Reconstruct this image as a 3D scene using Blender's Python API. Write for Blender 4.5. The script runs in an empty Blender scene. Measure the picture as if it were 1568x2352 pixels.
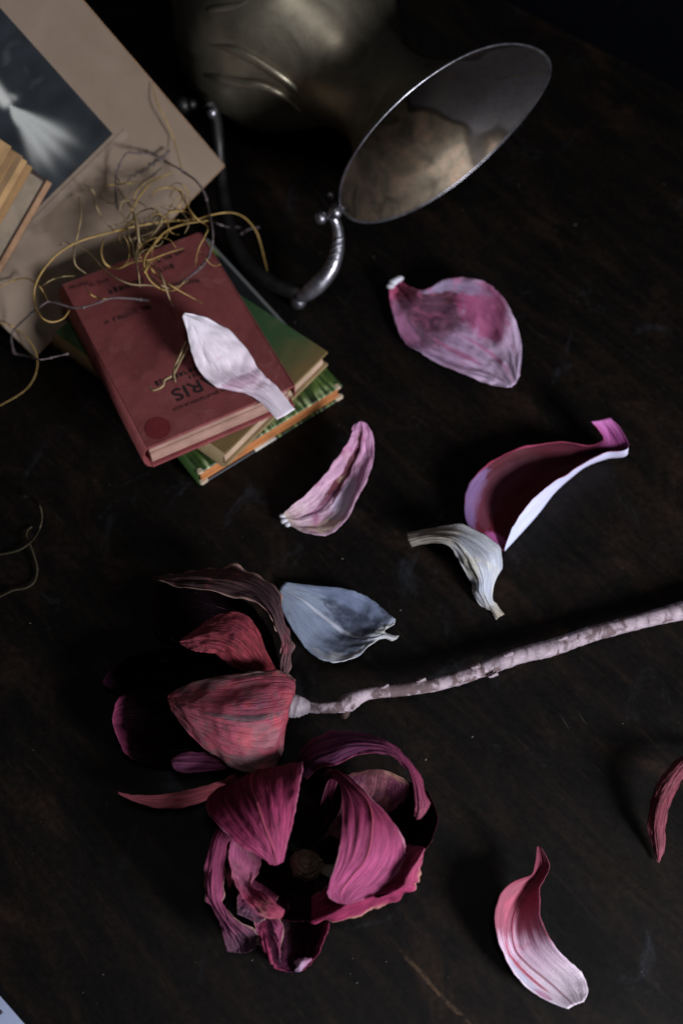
import bpy, math, random
import numpy as np
from mathutils import Vector, noise as mnoise

random.seed(7)
SC = bpy.context.scene
COL = SC.collection

# ------------------------------------------------------------------ camera, light, exposure
CAM_H, PITCH, LENS = 0.70, math.radians(61.0), 40.0
FPX = 1568 * LENS / 24.0                       # focal length in units of a 1568 wide picture
cam = bpy.data.cameras.new('camera')
cam.sensor_fit = 'HORIZONTAL'; cam.sensor_width = 24.0; cam.lens = LENS
cam.clip_start = 0.02; cam.clip_end = 20
cam.dof.use_dof = True; cam.dof.focus_distance = 0.70; cam.dof.aperture_fstop = 4.0
camo = bpy.data.objects.new('camera', cam); COL.objects.link(camo)
camo.location = (0, 0, CAM_H); camo.rotation_euler = (math.pi/2 - PITCH, 0, 0)
SC.camera = camo

world = bpy.data.worlds.new('World'); SC.world = world; world.use_nodes = True
bg = world.node_tree.nodes['Background']
bg.inputs['Color'].default_value = (0.55, 0.68, 1.0, 1); bg.inputs['Strength'].default_value = 0.006

def area_light(name, loc, target, sx, sy, power, color):
    l = bpy.data.lights.new(name, 'AREA'); l.shape = 'RECTANGLE'
    l.size = sx; l.size_y = sy; l.energy = power; l.color = color
    o = bpy.data.objects.new(name, l); COL.objects.link(o)
    o.location = loc
    o.rotation_euler = (Vector(target) - Vector(loc)).to_track_quat('-Z', 'Y').to_euler()
    return o
area_light('window_light', (0.72, -0.36, 0.51), (0.00, 0.40, 0.02), 0.24, 0.32, 20.0, (0.93, 0.93, 1.0))
area_light('jug_highlight_light', (0.07, 0.03, 1.50), (-0.04, 0.78, 0.08), 0.20, 0.26, 1.9, (1.0, 0.95, 0.97))  # added overhead lamp, no fixture seen; gives the jug belly its highlight

SC.view_settings.view_transform = 'Standard'; SC.view_settings.look = 'None'
SC.view_settings.exposure = 0.0; SC.view_settings.gamma = 1.0
SC.view_settings.use_curve_mapping = False
SC.cycles.use_denoising = True
SC.cycles.max_bounces = 8

# ------------------------------------------------------------------ helpers
_F = np.array([0, math.cos(PITCH), -math.sin(PITCH)]); _U = np.array([0, math.sin(PITCH), math.cos(PITCH)])
_R = np.array([1., 0, 0]); _O = np.array([0, 0, CAM_H])
def rayd(x, y): return _F*FPX + _R*(x-784) - _U*(y-1176)
def P(x, y, z=0.0):
    """point at height z (metres) on the sight line of a photo point (1568x2352 grid)"""
    d = rayd(x, y); return _O + d*((z-CAM_H)/d[2])
def onplane(x, y, p0, n, h=0.0):
    d = rayd(x, y); return _O + d*((np.dot(np.asarray(p0)+n*h-_O, n))/np.dot(d, n))
def proj(q):
    v = np.asarray(q)-_O; k = v@_F
    return 784+FPX*(v@_R)/k, 1176-FPX*(v@_U)/k
def unit(v): v = np.asarray(v, float); return v/np.linalg.norm(v)

def put(o, label=None, cat=None, group=None, kind=None, parent=None):
    if label: o['label'] = label
    if cat: o['category'] = cat
    if group: o['group'] = group
    if kind: o['kind'] = kind
    if parent is not None: o.parent = parent
    return o
def empty(name, loc, label, cat, group=None):
    o = bpy.data.objects.new(name, None); COL.objects.link(o)
    o.location = loc; o.empty_display_size = 0.01
    return put(o, label, cat, group)
def mesh_obj(name, verts, faces, mats, parent=None, smooth=True, midx=None, uvs=None, cols=None):
    me = bpy.data.meshes.new(name)
    base = np.array(parent.matrix_basis.translation) if parent is not None else np.zeros(3)
    if parent is not None and parent.parent is not None:
        base = base + np.array(parent.parent.matrix_basis.translation)
    V = np.asarray(verts, float) - base
    me.from_pydata(V.tolist(), [], [tuple(f) for f in faces])
    for m in (mats if isinstance(mats, (list, tuple)) else [mats]): me.materials.append(m)
    if smooth: me.polygons.foreach_set('use_smooth', [True]*len(me.polygons))
    if midx is not None: me.polygons.foreach_set('material_index', list(midx))
    if uvs is not None:
        lay = me.uv_layers.new(name='UVMap')
        li = np.empty(len(me.loops), int); me.loops.foreach_get('vertex_index', li)
        lay.data.foreach_set('uv', np.asarray(uvs, float)[li].ravel())
    if cols is not None:
        ca = me.color_attributes.new('Col', 'FLOAT_COLOR', 'POINT')
        c = np.ones((len(V), 4)); c[:, :3] = cols; ca.data.foreach_set('color', c.ravel())
    me.update()
    o = bpy.data.objects.new(name, me); COL.objects.link(o)
    if parent is not None: o.parent = parent
    return o
def catmull(pts, n):
    """Catmull-Rom through rows of pts (k, d) -> (n, d), uniform parameter"""
    pts = np.asarray(pts, float); k = len(pts)
    ext = np.vstack([2*pts[0]-pts[1], pts, 2*pts[-1]-pts[-2]])
    t = np.linspace(0, k-1, n); i = np.minimum(t.astype(int), k-2); f = (t-i)[:, None]
    a, b, c, d = ext[i], ext[i+1], ext[i+2], ext[i+3]
    return .5*((2*b)+(-a+c)*f+(2*a-5*b+4*c-d)*f**2+(-a+3*b-3*c+d)*f**3)
def nz(x, y, z=0.): return mnoise.noise(Vector((x, y, z)))

def petal(name, rows, mats, parent=None, wr=0.0005, pleat=9, ripple=0.0006, thick=0.00038, nu=30, nv=54, seed=0, crumple=0.0, flip=False, rib=0.0005):
    """rows of control points (px, py, height cm) across the petal, base to tip -> a thin two-sided sheet"""
    ctrl = np.array([[P(x, y, z/100.) for (x, y, z) in r] for r in rows])
    m = ctrl.shape[1]
    cols = np.array([catmull(ctrl[:, j], nv) for j in range(m)])       # m, nv, 3
    G = np.array([catmull(cols[:, i], nu) for i in range(nv)])         # nv, nu, 3
    def normals(G):
        du = np.gradient(G, axis=1); dv = np.gradient(G, axis=0)
        n = np.cross(du, dv); l = np.linalg.norm(n, axis=2, keepdims=True)
        return n/np.maximum(l, 1e-9)
    N = normals(G)
    for i in range(nv):
        v = i/(nv-1); env = math.sin(math.pi*min(max(v, .04), .97))**.5
        for j in range(nu):
            u = j/(nu-1); e = abs(2*u-1)
            d = wr*nz(u*pleat+seed*3.1, v*2.2+seed, seed*.7) + .4*wr*nz(u*pleat*2.7+seed, v*6+seed, 4.)
            d += ripple*(e**4)*nz(v*15+seed*5, u*2, 9.+seed)*2
            d -= rib*math.exp(-((u-.5)/.03)**2)*(1-v*.6)
            if crumple: d += crumple*(1.5*abs(nz(u*2.6+seed, v*4+seed*2, 2.))+.9*abs(nz(u*5+v*3+seed, v*7-u*2, 5.))+.4*abs(nz(u*11+seed, v*15, 8.)))
            G[i, j] += N[i, j]*d*env
    N = normals(G)
    flip = float(np.sum(N*(_O-G))) < 0                               # the first material is the side turned to the lens
    if flip: N = -N
    # ragged outline: nudge the border a little along the sheet
    for i in range(nv):
        v = i/(nv-1)
        for j, s in ((0, 1), (nu-1, -2)):
            G[i, j] += (G[i, j]-G[i, j+(1 if j == 0 else -1)])*(.7*nz(v*26+seed*2, j*.37, seed)+.5*nz(v*71+seed, j*.9, seed))
    G[:, :, 2] = np.maximum(G[:, :, 2], .0007)
    A = (G+N*thick/2).reshape(-1, 3); B = (G-N*thick/2).reshape(-1, 3); k = nu*nv
    uv = np.array([(j/(nu-1), i/(nv-1)) for i in range(nv) for j in range(nu)])
    F, MI = [], []
    for i in range(nv-1):
        for j in range(nu-1):
            a, b, c, d = i*nu+j, i*nu+j+1, (i+1)*nu+j+1, (i+1)*nu+j
            if not flip:
                F.append((a, b, c, d)); F.append((k+d, k+c, k+b, k+a))
            else:
                F.append((d, c, b, a)); F.append((k+a, k+b, k+c, k+d))
            MI += [0, 1]
    bd = [j for j in range(nu)]+[i*nu+nu-1 for i in range(1, nv)]+[(nv-1)*nu+j for j in range(nu-2, -1, -1)]+[i*nu for i in range(nv-2, 0, -1)]
    for a, b in zip(bd, bd[1:]+bd[:1]):
        F.append((a, k+a, k+b, b) if not flip else (b, k+b, k+a, a)); MI.append(0)
    return mesh_obj(name, np.vstack([A, B]), F, mats, parent, True, MI, np.vstack([uv, uv]))

def tube(name, pts, radii, mat, parent=None, seg=8, n=None, bump=0.0, caps=True, seed=0):
    pts = np.asarray(pts, float); n = n or max(8, len(pts)*6)
    C = catmull(pts, n) if len(pts) > 2 else np.linspace(pts[0], pts[1], n)
    r = np.interp(np.linspace(0, 1, n), np.linspace(0, 1, len(radii)), radii)
    T = np.gradient(C, axis=0); T /= np.maximum(np.linalg.norm(T, axis=1, keepdims=True), 1e-9)
    up = np.array([0, 0, 1.]) if abs(T[0, 2]) < .9 else np.array([1., 0, 0])
    V, UV = [], []
    s = unit(np.cross(T[0], up))
    for i in range(n):
        s = s-T[i]*(s@T[i]); s = unit(s); w = np.cross(T[i], s)
        for j in range(seg):
            a = 2*math.pi*j/seg
            rr = r[i]*(1+bump*nz(i*.45+seed*7, math.cos(a)*1.3, math.sin(a)*1.3+seed))
            V.append(C[i]+(s*math.cos(a)+w*math.sin(a))*rr); UV.append((j/seg, i/(n-1)))
    F = [(i*seg+j, i*seg+(j+1) % seg, (i+1)*seg+(j+1) % seg, (i+1)*seg+j) for i in range(n-1) for j in range(seg)]
    if caps:
        F.append(tuple(range(seg-1, -1, -1))); F.append(tuple((n-1)*seg+j for j in range(seg)))
    return mesh_obj(name, V, F, mat, parent, True, None, UV)

def box(name, o, ex, ey, ez, lx, ly, lz, mat, parent=None, bev=0.0008, uvs=True):
    """bevelled box: corner o, unit axes, lengths"""
    b = min(bev, lx*.3, ly*.3, lz*.45)
    def ring(z, i):
        return [(i, 0+i and i, z)]
    V = []
    def add(x, y, z): V.append(np.asarray(o)+ex*x+ey*y+ez*z)
    def oct8(z, i):
        for x, y in ((b+i, i), (lx-b-i, i), (lx-i, b+i), (lx-i, ly-b-i), (lx-b-i, ly-i), (b+i, ly-i), (i, ly-b-i), (i, b+i)): add(x, y, z)
    oct8(0, b*.7); oct8(b, 0); oct8(lz-b, 0); oct8(lz, b*.7)
    F = [tuple(range(7, -1, -1)), tuple(range(24, 32))]
    for k in range(3):
        for j in range(8): F.append((k*8+j, k*8+(j+1) % 8, (k+1)*8+(j+1) % 8, (k+1)*8+j))
    if np.dot(np.cross(ex, ey), ez) < 0: F = [f[::-1] for f in F]
    UV = [((np.dot(v-o, ex))/lx, (np.dot(v-o, ey))/ly) for v in V]
    return mesh_obj(name, V, F, mat, parent, False, None, UV)

# ------------------------------------------------------------------ materials
class NT:
    def __init__(s, name):
        s.m = bpy.data.materials.new(name); s.m.use_nodes = True; s.t = s.m.node_tree
        s.t.nodes.clear(); s.out = s.t.nodes.new('ShaderNodeOutputMaterial')
    def n(s, typ, **kw):
        nd = s.t.nodes.new('ShaderNode'+typ)
        for k, v in kw.items():
            if k.startswith('i_'):
                key = k[2:].replace('_', ' ')
                s.set(nd.inputs[int(key) if key.isdigit() else key], v)
            else: setattr(nd, k, v)
        return nd
    def set(s, inp, v):
        if isinstance(v, bpy.types.NodeSocket): s.t.links.new(v, inp)
        elif isinstance(v, (tuple, list)) and len(v) == 3 and inp.type == 'RGBA': inp.default_value = (*v, 1)
        else: inp.default_value = v
    def math(s, op, a, b=None, c=None, clamp=False):
        nd = s.n('Math', operation=op, use_clamp=clamp); s.set(nd.inputs[0], a)
        if b is not None: s.set(nd.inputs[1], b)
        if c is not None: s.set(nd.inputs[2], c)
        return nd.outputs[0]
    def mix(s, f, a, b, mode='MIX'):
        nd = s.n('Mix', data_type='RGBA', blend_type=mode)
        s.set(nd.inputs[0], f); s.set(nd.inputs[6], a); s.set(nd.inputs[7], b); return nd.outputs[2]
    def ramp(s, f, stops, interp='LINEAR'):
        nd = s.n('ValToRGB'); cr = nd.color_ramp; cr.interpolation = interp
        while len(cr.elements) < len(stops): cr.elements.new(.5)
        for e, (p, c) in zip(cr.elements, stops):
            e.position = p; e.color = (*c, 1) if len(c) == 3 else c
        s.set(nd.inputs[0], f); return nd.outputs[0]
    def sm(s, f, lo, hi):
        nd = s.n('MapRange', interpolation_type='SMOOTHSTEP'); s.set(nd.inputs[0], f)
        nd.inputs[1].default_value = lo; nd.inputs[2].default_value = hi; return nd.outputs[0]
    def noise(s, vec, scale, detail=4, rough=.55, dist=0.0):
        nd = s.n('TexNoise'); s.set(nd.inputs['Vector'], vec); nd.inputs['Scale'].default_value = scale
        nd.inputs['Detail'].default_value = detail; nd.inputs['Roughness'].default_value = rough
        nd.inputs['Distortion'].default_value = dist; return nd.outputs[0]
    def mapv(s, vec, scale=(1, 1, 1), loc=(0, 0, 0), rot=(0, 0, 0)):
        if tuple(rot) != (0, 0, 0):                                  # turn first, then stretch
            r_ = s.n('Mapping'); s.set(r_.inputs[0], vec); r_.inputs['Rotation'].default_value = rot; vec = r_.outputs[0]
        nd = s.n('Mapping'); s.set(nd.inputs[0], vec); nd.inputs['Scale'].default_value = scale
        nd.inputs['Location'].default_value = loc; return nd.outputs[0]
    def obj(s): return s.n('TexCoord').outputs['Object']
    def uv(s): return s.n('TexCoord').outputs['UV']
    def bump(s, h, strength=.3, dist=.001):
        nd = s.n('Bump'); s.set(nd.inputs['Height'], h); nd.inputs['Strength'].default_value = strength
        nd.inputs['Distance'].default_value = dist; return nd.outputs[0]
    def done(s, color, rough=.6, metal=0., spec=.3, normal=None, trans=None, **kw):
        b = s.n('BsdfPrincipled'); s.set(b.inputs['Base Color'], color); s.set(b.inputs['Roughness'], rough)
        s.set(b.inputs['Metallic'], metal); s.set(b.inputs['Specular IOR Level'], spec)
        if normal is not None: s.set(b.inputs['Normal'], normal)
        for k, v in kw.items(): s.set(b.inputs[k.replace('_', ' ')], v)
        sh = b.outputs[0]
        if trans:
            t = s.n('BsdfTranslucent'); s.set(t.inputs[0], color)
            if normal is not None: s.set(t.inputs['Normal'], normal)
            mx = s.n('MixShader'); mx.inputs[0].default_value = trans
            s.t.links.new(sh, mx.inputs[1]); s.t.links.new(t.outputs[0], mx.inputs[2]); sh = mx.outputs[0]
        s.t.links.new(sh, s.out.inputs[0]); return s.m

def petal_mat(name, stops, edge=None, edgew=.12, blot=None, blot2=None, rib=None, fibre=.35, fscale=70, trans=.12, rough=.62, bump=.5, seed=0., across=None, ribw=.02, spec=.18, patch=(), veins=9, vstr=.32):
    """dried petal skin: colour along its length, blotches, lengthwise fibres, midrib, edge"""
    t = NT(name); uv = t.uv(); ob = t.obj()
    sep = t.n('SeparateXYZ'); t.set(sep.inputs[0], uv); u, v = sep.outputs[0], sep.outputs[1]
    n1 = t.noise(t.mapv(uv, (5, 3, 1), (seed, seed*2, 0)), 1.0, 5, .6)
    vv = t.math('ADD', v, t.math('MULTIPLY', t.math('SUBTRACT', n1, .5), .35))
    c = t.ramp(vv, stops)
    if across:
        n4 = t.noise(t.mapv(uv, (4, 4, 1), (seed+3, seed, 0)), 1.0, 5, .6)
        uu = t.math('ADD', u, t.math('MULTIPLY', t.math('SUBTRACT', n4, .5), .3))
        c = t.mix(t.sm(uu, across[1], across[2]), c, across[0])
    for k, (pu, pv_, ru, rv, pcol, pa) in enumerate(patch):          # stains, and on some petals painted shade or lit areas
        np_ = t.noise(t.mapv(uv, (6, 9, 1), (seed+k*2.3, seed*1.7, 0)), 1.0, 7, .7, 1.2)
        a_ = t.math('POWER', t.math('DIVIDE', t.math('SUBTRACT', u, pu), ru), 2.)
        b_ = t.math('POWER', t.math('DIVIDE', t.math('SUBTRACT', v, pv_), rv), 2.)
        dd = t.math('ADD', t.math('ADD', a_, b_), t.math('MULTIPLY', t.math('SUBTRACT', np_, .5), 2.8))
        c = t.mix(t.math('MULTIPLY', t.math('SUBTRACT', 1., t.sm(dd, .45, 1.3)), pa), c, pcol)
    for k, bl in enumerate((blot, blot2)):
        if bl:
            nb = t.noise(t.mapv(ob, (1, 1, 1), (seed+k*7, 3*seed, k)), bl[1], 6, .65, .6)
            c = t.mix(t.math('MULTIPLY', t.sm(nb, bl[2]-.07, bl[2]+.1), bl[3]), c, bl[0])
    f = t.noise(t.mapv(uv, (fscale*.62, 3.4, 1), (seed*3, seed, 0), (0, 0, .04)), 1.0, 6, .75, .6)
    f2 = t.noise(t.mapv(uv, (fscale*.22, 7, 1), (seed, seed*5, 0)), 1.0, 4, .6)
    ff = t.math('ADD', t.math('MULTIPLY', f, .7), t.math('MULTIPLY', f2, .3))
    c = t.mix(1.0, c, t.ramp(ff, [(.38, (max(.05, 1-fibre*1.7),)*3), (.62, (1.12,)*3)]), 'MULTIPLY')
    c = t.mix(t.math('MULTIPLY', t.sm(f, .62, .76), fibre*.45), c, (.70, .42, .52))
    e = t.math('ABSOLUTE', t.math('SUBTRACT', t.math('MULTIPLY', u, 2.), 1.))
    if edge: c = t.mix(t.math('MULTIPLY', t.sm(t.math('ADD', e, t.math('MULTIPLY', t.math('SUBTRACT', n1, .5), .3)), 1-edgew, 1.), .85), c, edge)
    h = ff
    # lengthwise veins that close up towards base and tip
    vx = t.math('ADD', t.math('MULTIPLY', t.math('SUBTRACT', u, .5), t.math('ADD', veins*.8, t.math('MULTIPLY', v, veins*.5))), t.math('MULTIPLY', t.math('SUBTRACT', t.noise(t.mapv(uv, (3, 5, 1), (seed*1.3, seed, 0)), 1., 4, .6), .5), 1.1))
    tri = t.math('ABSOLUTE', t.math('SUBTRACT', t.math('FRACT', t.math('ADD', vx, 40.)), .5))
    vein = t.math('MULTIPLY', t.math('SUBTRACT', 1., t.sm(tri, .015, .13)), t.sm(t.noise(t.mapv(uv, (6, 8, 1), (seed, seed*2.2, 0)), 1., 3, .5), .36, .6))
    c = t.mix(t.math('MULTIPLY', vein, vstr), c, t.mix(1., c, (.34, .22, .26), 'MULTIPLY'))
    h = t.math('SUBTRACT', h, t.math('MULTIPLY', vein, vstr*1.3))
    if rib:
        du = t.math('ABSOLUTE', t.math('SUBTRACT', u, .5))
        rm = t.math('SUBTRACT', 1., t.sm(du, ribw*.3, ribw*1.2))
        c = t.mix(t.math('MULTIPLY', rm, .75), c, rib); h = t.math('ADD', ff, t.math('MULTIPLY', rm, .7))
    h2 = t.noise(ob, 900, 3, .6)
    h = t.math('ADD', h, t.math('MULTIPLY', h2, .35))
    return t.done(c, rough, 0, spec, t.bump(h, min(1., bump*1.3), .0011), trans)

# ---- table and floor
def mat_table():
    t = NT('dark_wood'); ob = t.obj(); A_ = math.radians(49)
    n = t.noise(t.mapv(ob, (2.2, 11, 3), (0, 0, 0), (0, 0, A_)), 3.0, 8, .68, 1.6); fine = t.noise(t.mapv(ob, (9, 90, 8), (3, 1, 0), (0, 0, A_)), 3., 5, .65)
    c = t.ramp(n, [(.30, (.0018, .0016, .0015)), (.50, (.0040, .0033, .0027)), (.72, (.0105, .0070, .0046))])
    c = t.mix(t.math('MULTIPLY', t.sm(fine, .56, .78), .5), c, (.022, .0145, .0095))
    # reddish worn patches, bluish bloom on the polish
    pt = t.noise(t.mapv(ob, (1, 1.5, 1), (4, 2, 0), (0, 0, A_)), 8., 6, .68, .8)
    c = t.mix(t.math('MULTIPLY', t.sm(pt, .52, .70), .65), c, (.022, .0125, .0085))
    sm = t.noise(t.mapv(ob, (1.6, 1, 1), (9, 5, 0), (0, 0, .5)), 11., 7, .72, 1.5)
    c = t.mix(t.math('MULTIPLY', t.sm(sm, .58, .76), .55), c, (.026, .030, .039))
    sx_ = t.noise(t.mapv(ob, (7, 160, 1), (2, 2, 0), (0, 0, A_+.25)), 1.6, 3, .5); sy_ = t.noise(t.mapv(ob, (1, 1, 1), (7, 1, 0)), 16., 3, .5)
    gr = t.noise(ob, 230., 5, .75); c = t.mix(1., c, t.ramp(gr, [(.35, (.55,)*3), (.65, (1.35,)*3)]), 'MULTIPLY')
    c = t.mix(t.math('MULTIPLY', t.math('MULTIPLY', t.sm(sx_, .70, .75), t.sm(sy_, .50, .62)), .6), c, (.055, .042, .034))
    # small rubbed specks
    sp = t.noise(t.mapv(ob, (1, 1.5, 1), (1, 7, 0), (0, 0, .8)), 190., 2, .5)
    sp2 = t.noise(t.mapv(ob, (1, 1, 1), (5, 5, 0)), 14., 3, .5)
    c = t.mix(t.math('MULTIPLY', t.sm(sp, .74, .80), t.math('MULTIPLY', t.sm(sp2, .5, .65), .5)), c, (.07, .055, .045))
    # one long pale scratch along the grain
    a = P(880, 2142); b = P(1060, 2335); d = unit(b-a); nn = np.array([-d[1], d[0], 0])
    sx = t.n('VectorMath', operation='DOT_PRODUCT'); t.set(sx.inputs[0], ob); sx.inputs[1].default_value = nn
    sy = t.n('VectorMath', operation='DOT_PRODUCT'); t.set(sy.inputs[0], ob); sy.inputs[1].default_value = d
    wob = t.math('MULTIPLY', t.math('SUBTRACT', t.noise(ob, 60., 4, .6), .5), .006)
    dist = t.math('ABSOLUTE', t.math('ADD', t.math('SUBTRACT', sx.outputs['Value'], float(a@nn)), wob))
    line = t.math('SUBTRACT', 1., t.sm(dist, .0002, .0018))
    al = t.math('MULTIPLY', t.sm(sy.outputs['Value'], float(a@d), float(a@d)+.03), t.math('SUBTRACT', 1., t.sm(sy.outputs['Value'], float(b@d), float(b@d)+.02)))
    br = t.sm(t.noise(ob, 120., 4, .7), .35, .65)
    c = t.mix(t.math('MULTIPLY', t.math('MULTIPLY', line, al), t.math('MULTIPLY', br, .8)), c, (.085, .052, .030))
    r = t.math('ADD', .30, t.math('ADD', t.math('MULTIPLY', t.noise(ob, 40., 5, .65), .30), t.math('MULTIPLY', sm, .12)))
    h = t.math('ADD', t.math('MULTIPLY', fine, .5), t.math('MULTIPLY', n, .5))
    return t.done(c, r, 0, .13, t.bump(h, .30, .0006))
def flat(name, col, rough=.7, var=.25, scale=60, spec=.25, bump=.15, metal=0.):
    t = NT(name); ob = t.obj(); n = t.noise(ob, scale, 6, .65)
    c = t.mix(1., col, t.ramp(n, [(.3, (1-var,)*3), (.7, (1+var*.4,)*3)]), 'MULTIPLY')
    return t.done(c, rough, metal, spec, t.bump(t.noise(ob, scale*9, 3), bump, .0004))

M_table = mat_table()
M_navy = flat('navy_floor', (.0045, .0060, .0120), .8, .3, 12)

# table top: its far right edge shows as a diagonal; beyond it a dark blue floor
eA, eB = P(1170, 0), P(1568, 205); ed = unit(eB-eA); en = np.array([ed[1], -ed[0], 0])
if en[1] > 0: en = -en                            # into the table
c0 = eA-ed*1.0; c1 = eA+ed*1.25
tv = [c0, c1, c1+en*1.7, c0+en*1.7]
top = [np.array([v[0], v[1], 0.]) for v in tv]
TV, TF = [], []
nx = 2
rows_ = [(0.0, -.03), (0.0, -.003), (.003, 0.0), (1.7, 0.0)]
for (q, z) in rows_:
    for s in (-1.0, 1.25):
        p = eA+ed*s+en*q; TV.append((p[0], p[1], z))
TF = [(0, 1, 3, 2), (2, 3, 5, 4), (4, 5, 7, 6)]
tab = mesh_obj('table_top', TV, TF, M_table, None, False)
if tab.data.polygons[2].normal.z < 0: tab.data.flip_normals()
put(tab, kind='structure')
fl = mesh_obj('floor', [(-4, -3, -.72), (4, -3, -.72), (4, 6, -.72), (-4, 6, -.72)], [(0, 1, 2, 3)], M_navy, None, False)
put(fl, kind='structure')

# ------------------------------------------------------------------ photograph mount (leans, one corner on the jug handle)
def mat_card():
    t = NT('old_card'); ob = t.obj()
    n = t.noise(ob, 14., 6, .6, .4); s = t.noise(ob, 160., 3, .6)
    c = t.ramp(n, [(.3, (.165, .122, .086)), (.7, (.228, .174, .130))])
    c = t.mix(t.math('MULTIPLY', t.sm(s, .66, .76), .4), c, (.20, .12, .07))
    return t.done(c, .75, 0, .2, t.bump(t.noise(ob, 300., 4), .2, .0004))
def mat_cols(name, rough=.5, spec=.3):
    t = NT(name); a = t.n('VertexColor', layer_name='Col')
    n = t.noise(t.obj(), 700., 3, .6)
    c = t.mix(1., a.outputs[0], t.ramp(n, [(.3, (.82,)*3), (.7, (1.,)*3)]), 'MULTIPLY')
    return t.done(c, rough, 0, spec)
M_card, M_cardedge = mat_card(), flat('card_edge', (.42, .26, .15), .8, .3, 90)
cB, cR = P(80, 820, .003), P(515, 380, .050)
e1 = unit(cB-cR); w1 = np.linalg.norm(cB-cR)
tT = P(190, 0, .156)-cR; e2 = unit(tT-e1*(tT@e1)); nC = unit(np.cross(e2, e1))
if nC[2] < 0: nC = -nC
def PC(x, y, h=0.): return onplane(x, y, cR, nC, h)
card = empty('mounted_photograph', cR, 'old photograph on a tan card mount, one corner over the jug handle', 'photograph')
CH = .215
box('mount', cR-nC*.0022, e1, e2, nC, w1, CH, .0022, M_card, card, .0005)
rim = []
for (o_, a_, b_, la, lb) in ((cR-e2*.0006-nC*.0020, e1, e2, w1, .0005), (cR-e1*.0006-nC*.0020, e2, e1, CH, .0005)):
    box('mount_edge', o_, a_, b_, nC, la, lb, .0017, M_cardedge, card, .0002)
# embossed band and the dark print
pk = PC(259, 307); u0, v0 = (pk-cR)@e1, (pk-cR)@e2
box('embossed_band', cR+e1*(u0-.009)+e2*(v0-.0085)+nC*.0001, e1, e2, nC, w1-u0, .0055, .0005, flat('card_band', (.205, .156, .116), .7, .2, 60), card, .0002)
def seg_d(p, a, b):
    p, a, b = map(np.asarray, (p, a, b)); t = np.clip(((p-a)@(b-a))/((b-a)@(b-a)), 0, 1); return np.linalg.norm(p-a-t*(b-a)), t
def print_col(x, y):
    base = np.array((.016, .020, .024))*(1.+.5*nz(x*.02, y*.02))
    sp = max(0, nz(x*.035+4, y*.035, 2.)-.15)*.10*math.exp(-((x-70)/80)**2-((y-150)/60)**2)
    base = base+sp
    w = 0.
    # pale pleated garment fanning to the lower right
    dx, dy = x-22., y-238.; r = math.hypot(dx, dy); a = math.degrees(math.atan2(dy, dx))
    lo_, hi_ = 24.+max(0, 40-r)*.2, 67.+max(0, 60-r)*.4
    am = 1/(1+math.exp(-(a-lo_)/2.2))/(1+math.exp((a-hi_)/2.2))
    lob = math.sin((a-27)*math.pi/6.6)
    fade = 1/(1+math.exp((r-150-7*lob)/15.))
    w = am*fade*(.80+.05*lob*min(1, r/110.))*(1-.25*r/160) if r < 260 else 0.
    d, _ = seg_d((x, y), (-40, 165), (12, 232)); w = max(w, .9/(1+math.exp((d-13)/3.)))
    d, _ = seg_d((x, y), (18, 218), (32, 224)); w = max(w, .45/(1+math.exp((d-6)/2.)))
    return base*(1-w)+np.array((.58, .60, .56))*w
PN = 120
pv, pc, pf = [], [], []
for i in range(PN+1):
    for j in range(PN+1):
        q = cR+e1*(u0+(w1-.012-u0)*i/PN)+e2*(v0+(CH-.012-v0)*j/PN)+nC*.0006
        pv.append(q); pc.append(print_col(*proj(q)))
for i in range(PN):
    for j in range(PN):
        a = i*(PN+1)+j; f_ = (a, a+1, a+PN+2, a+PN+1)
        pf.append(f_)
nn_ = np.cross(np.array(pv[1])-pv[0], np.array(pv[PN+1])-pv[0])
if nn_@nC < 0: pf = [f_[::-1] for f_ in pf]
mesh_obj('print', pv, pf, mat_cols('photo_print', .6, .08), card, True, None, None, pc)
# pencilled words on the mount
M_ink = flat('pencil_grey', (.045, .042, .045), .7, .2, 200)
def stroke(name, pts, r, mat, parent):
    return tube(name, pts, [r*.6, r, r, r*.6], mat, parent, 5, len(pts)*4)
for k, (a, b, amp) in enumerate((((292, 412), (386, 352), 9), ((318, 428), (372, 386), 6))):
    pts = []
    for i in range(26):
        t_ = i/25; x = a[0]+(b[0]-a[0])*t_; y = a[1]+(b[1]-a[1])*t_
        x += 3.2*math.sin(i*2.1)*(.6+.5*nz(i*.7, k*3.)); y += amp*math.sin(i*1.7+k)*(.35+.6*abs(nz(i*.9, 5.+k)))
        pts.append(PC(x, y, .0004))
    stroke('pencil_writing', pts, .00040, M_ink, card)
stroke('pencil_writing', [PC(340, 378, .0004), PC(368, 365, .0004), PC(389, 347, .0004)], .00045, M_ink, card)

# worn book lying on the mount at the left edge
def mat_pages(name, c1, c2, axis, n=900., rough=.8):
    t = NT(name); ob = t.obj()
    dt = t.n('VectorMath', operation='DOT_PRODUCT'); t.set(dt.inputs[0], ob); dt.inputs[1].default_value = axis
    cb = t.n('CombineXYZ'); t.set(cb.inputs[0], t.math('MULTIPLY', dt.outputs['Value'], n)); 
    nzv = t.noise(cb.outputs[0], 1., 5, .75)
    lo = t.noise(ob, 55., 4, .6)
    c = t.mix(t.sm(nzv, .3, .7), c1, c2)
    c = t.mix(1., c, t.ramp(lo, [(.3, (.68,)*3), (.65, (1.05,)*3)]), 'MULTIPLY')
    return t.done(c, rough, 0, .15, t.bump(nzv, .6, .0005))
M_board = flat('dark_board', (.035, .022, .018), .7, .4, 80)
M_edgeboard = flat('bare_board', (.34, .20, .115), .85, .35, 70)
M_endpaper = flat('endpaper', (.25, .20, .145), .85, .4, 50)
bk0 = PC(119, 420, .0); fx = unit(PC(-18, 660, .0)-bk0); fy = unit(np.cross(fx, nC))
if fy@(PC(40, 350)-bk0) < 0: fy = -fy
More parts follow.
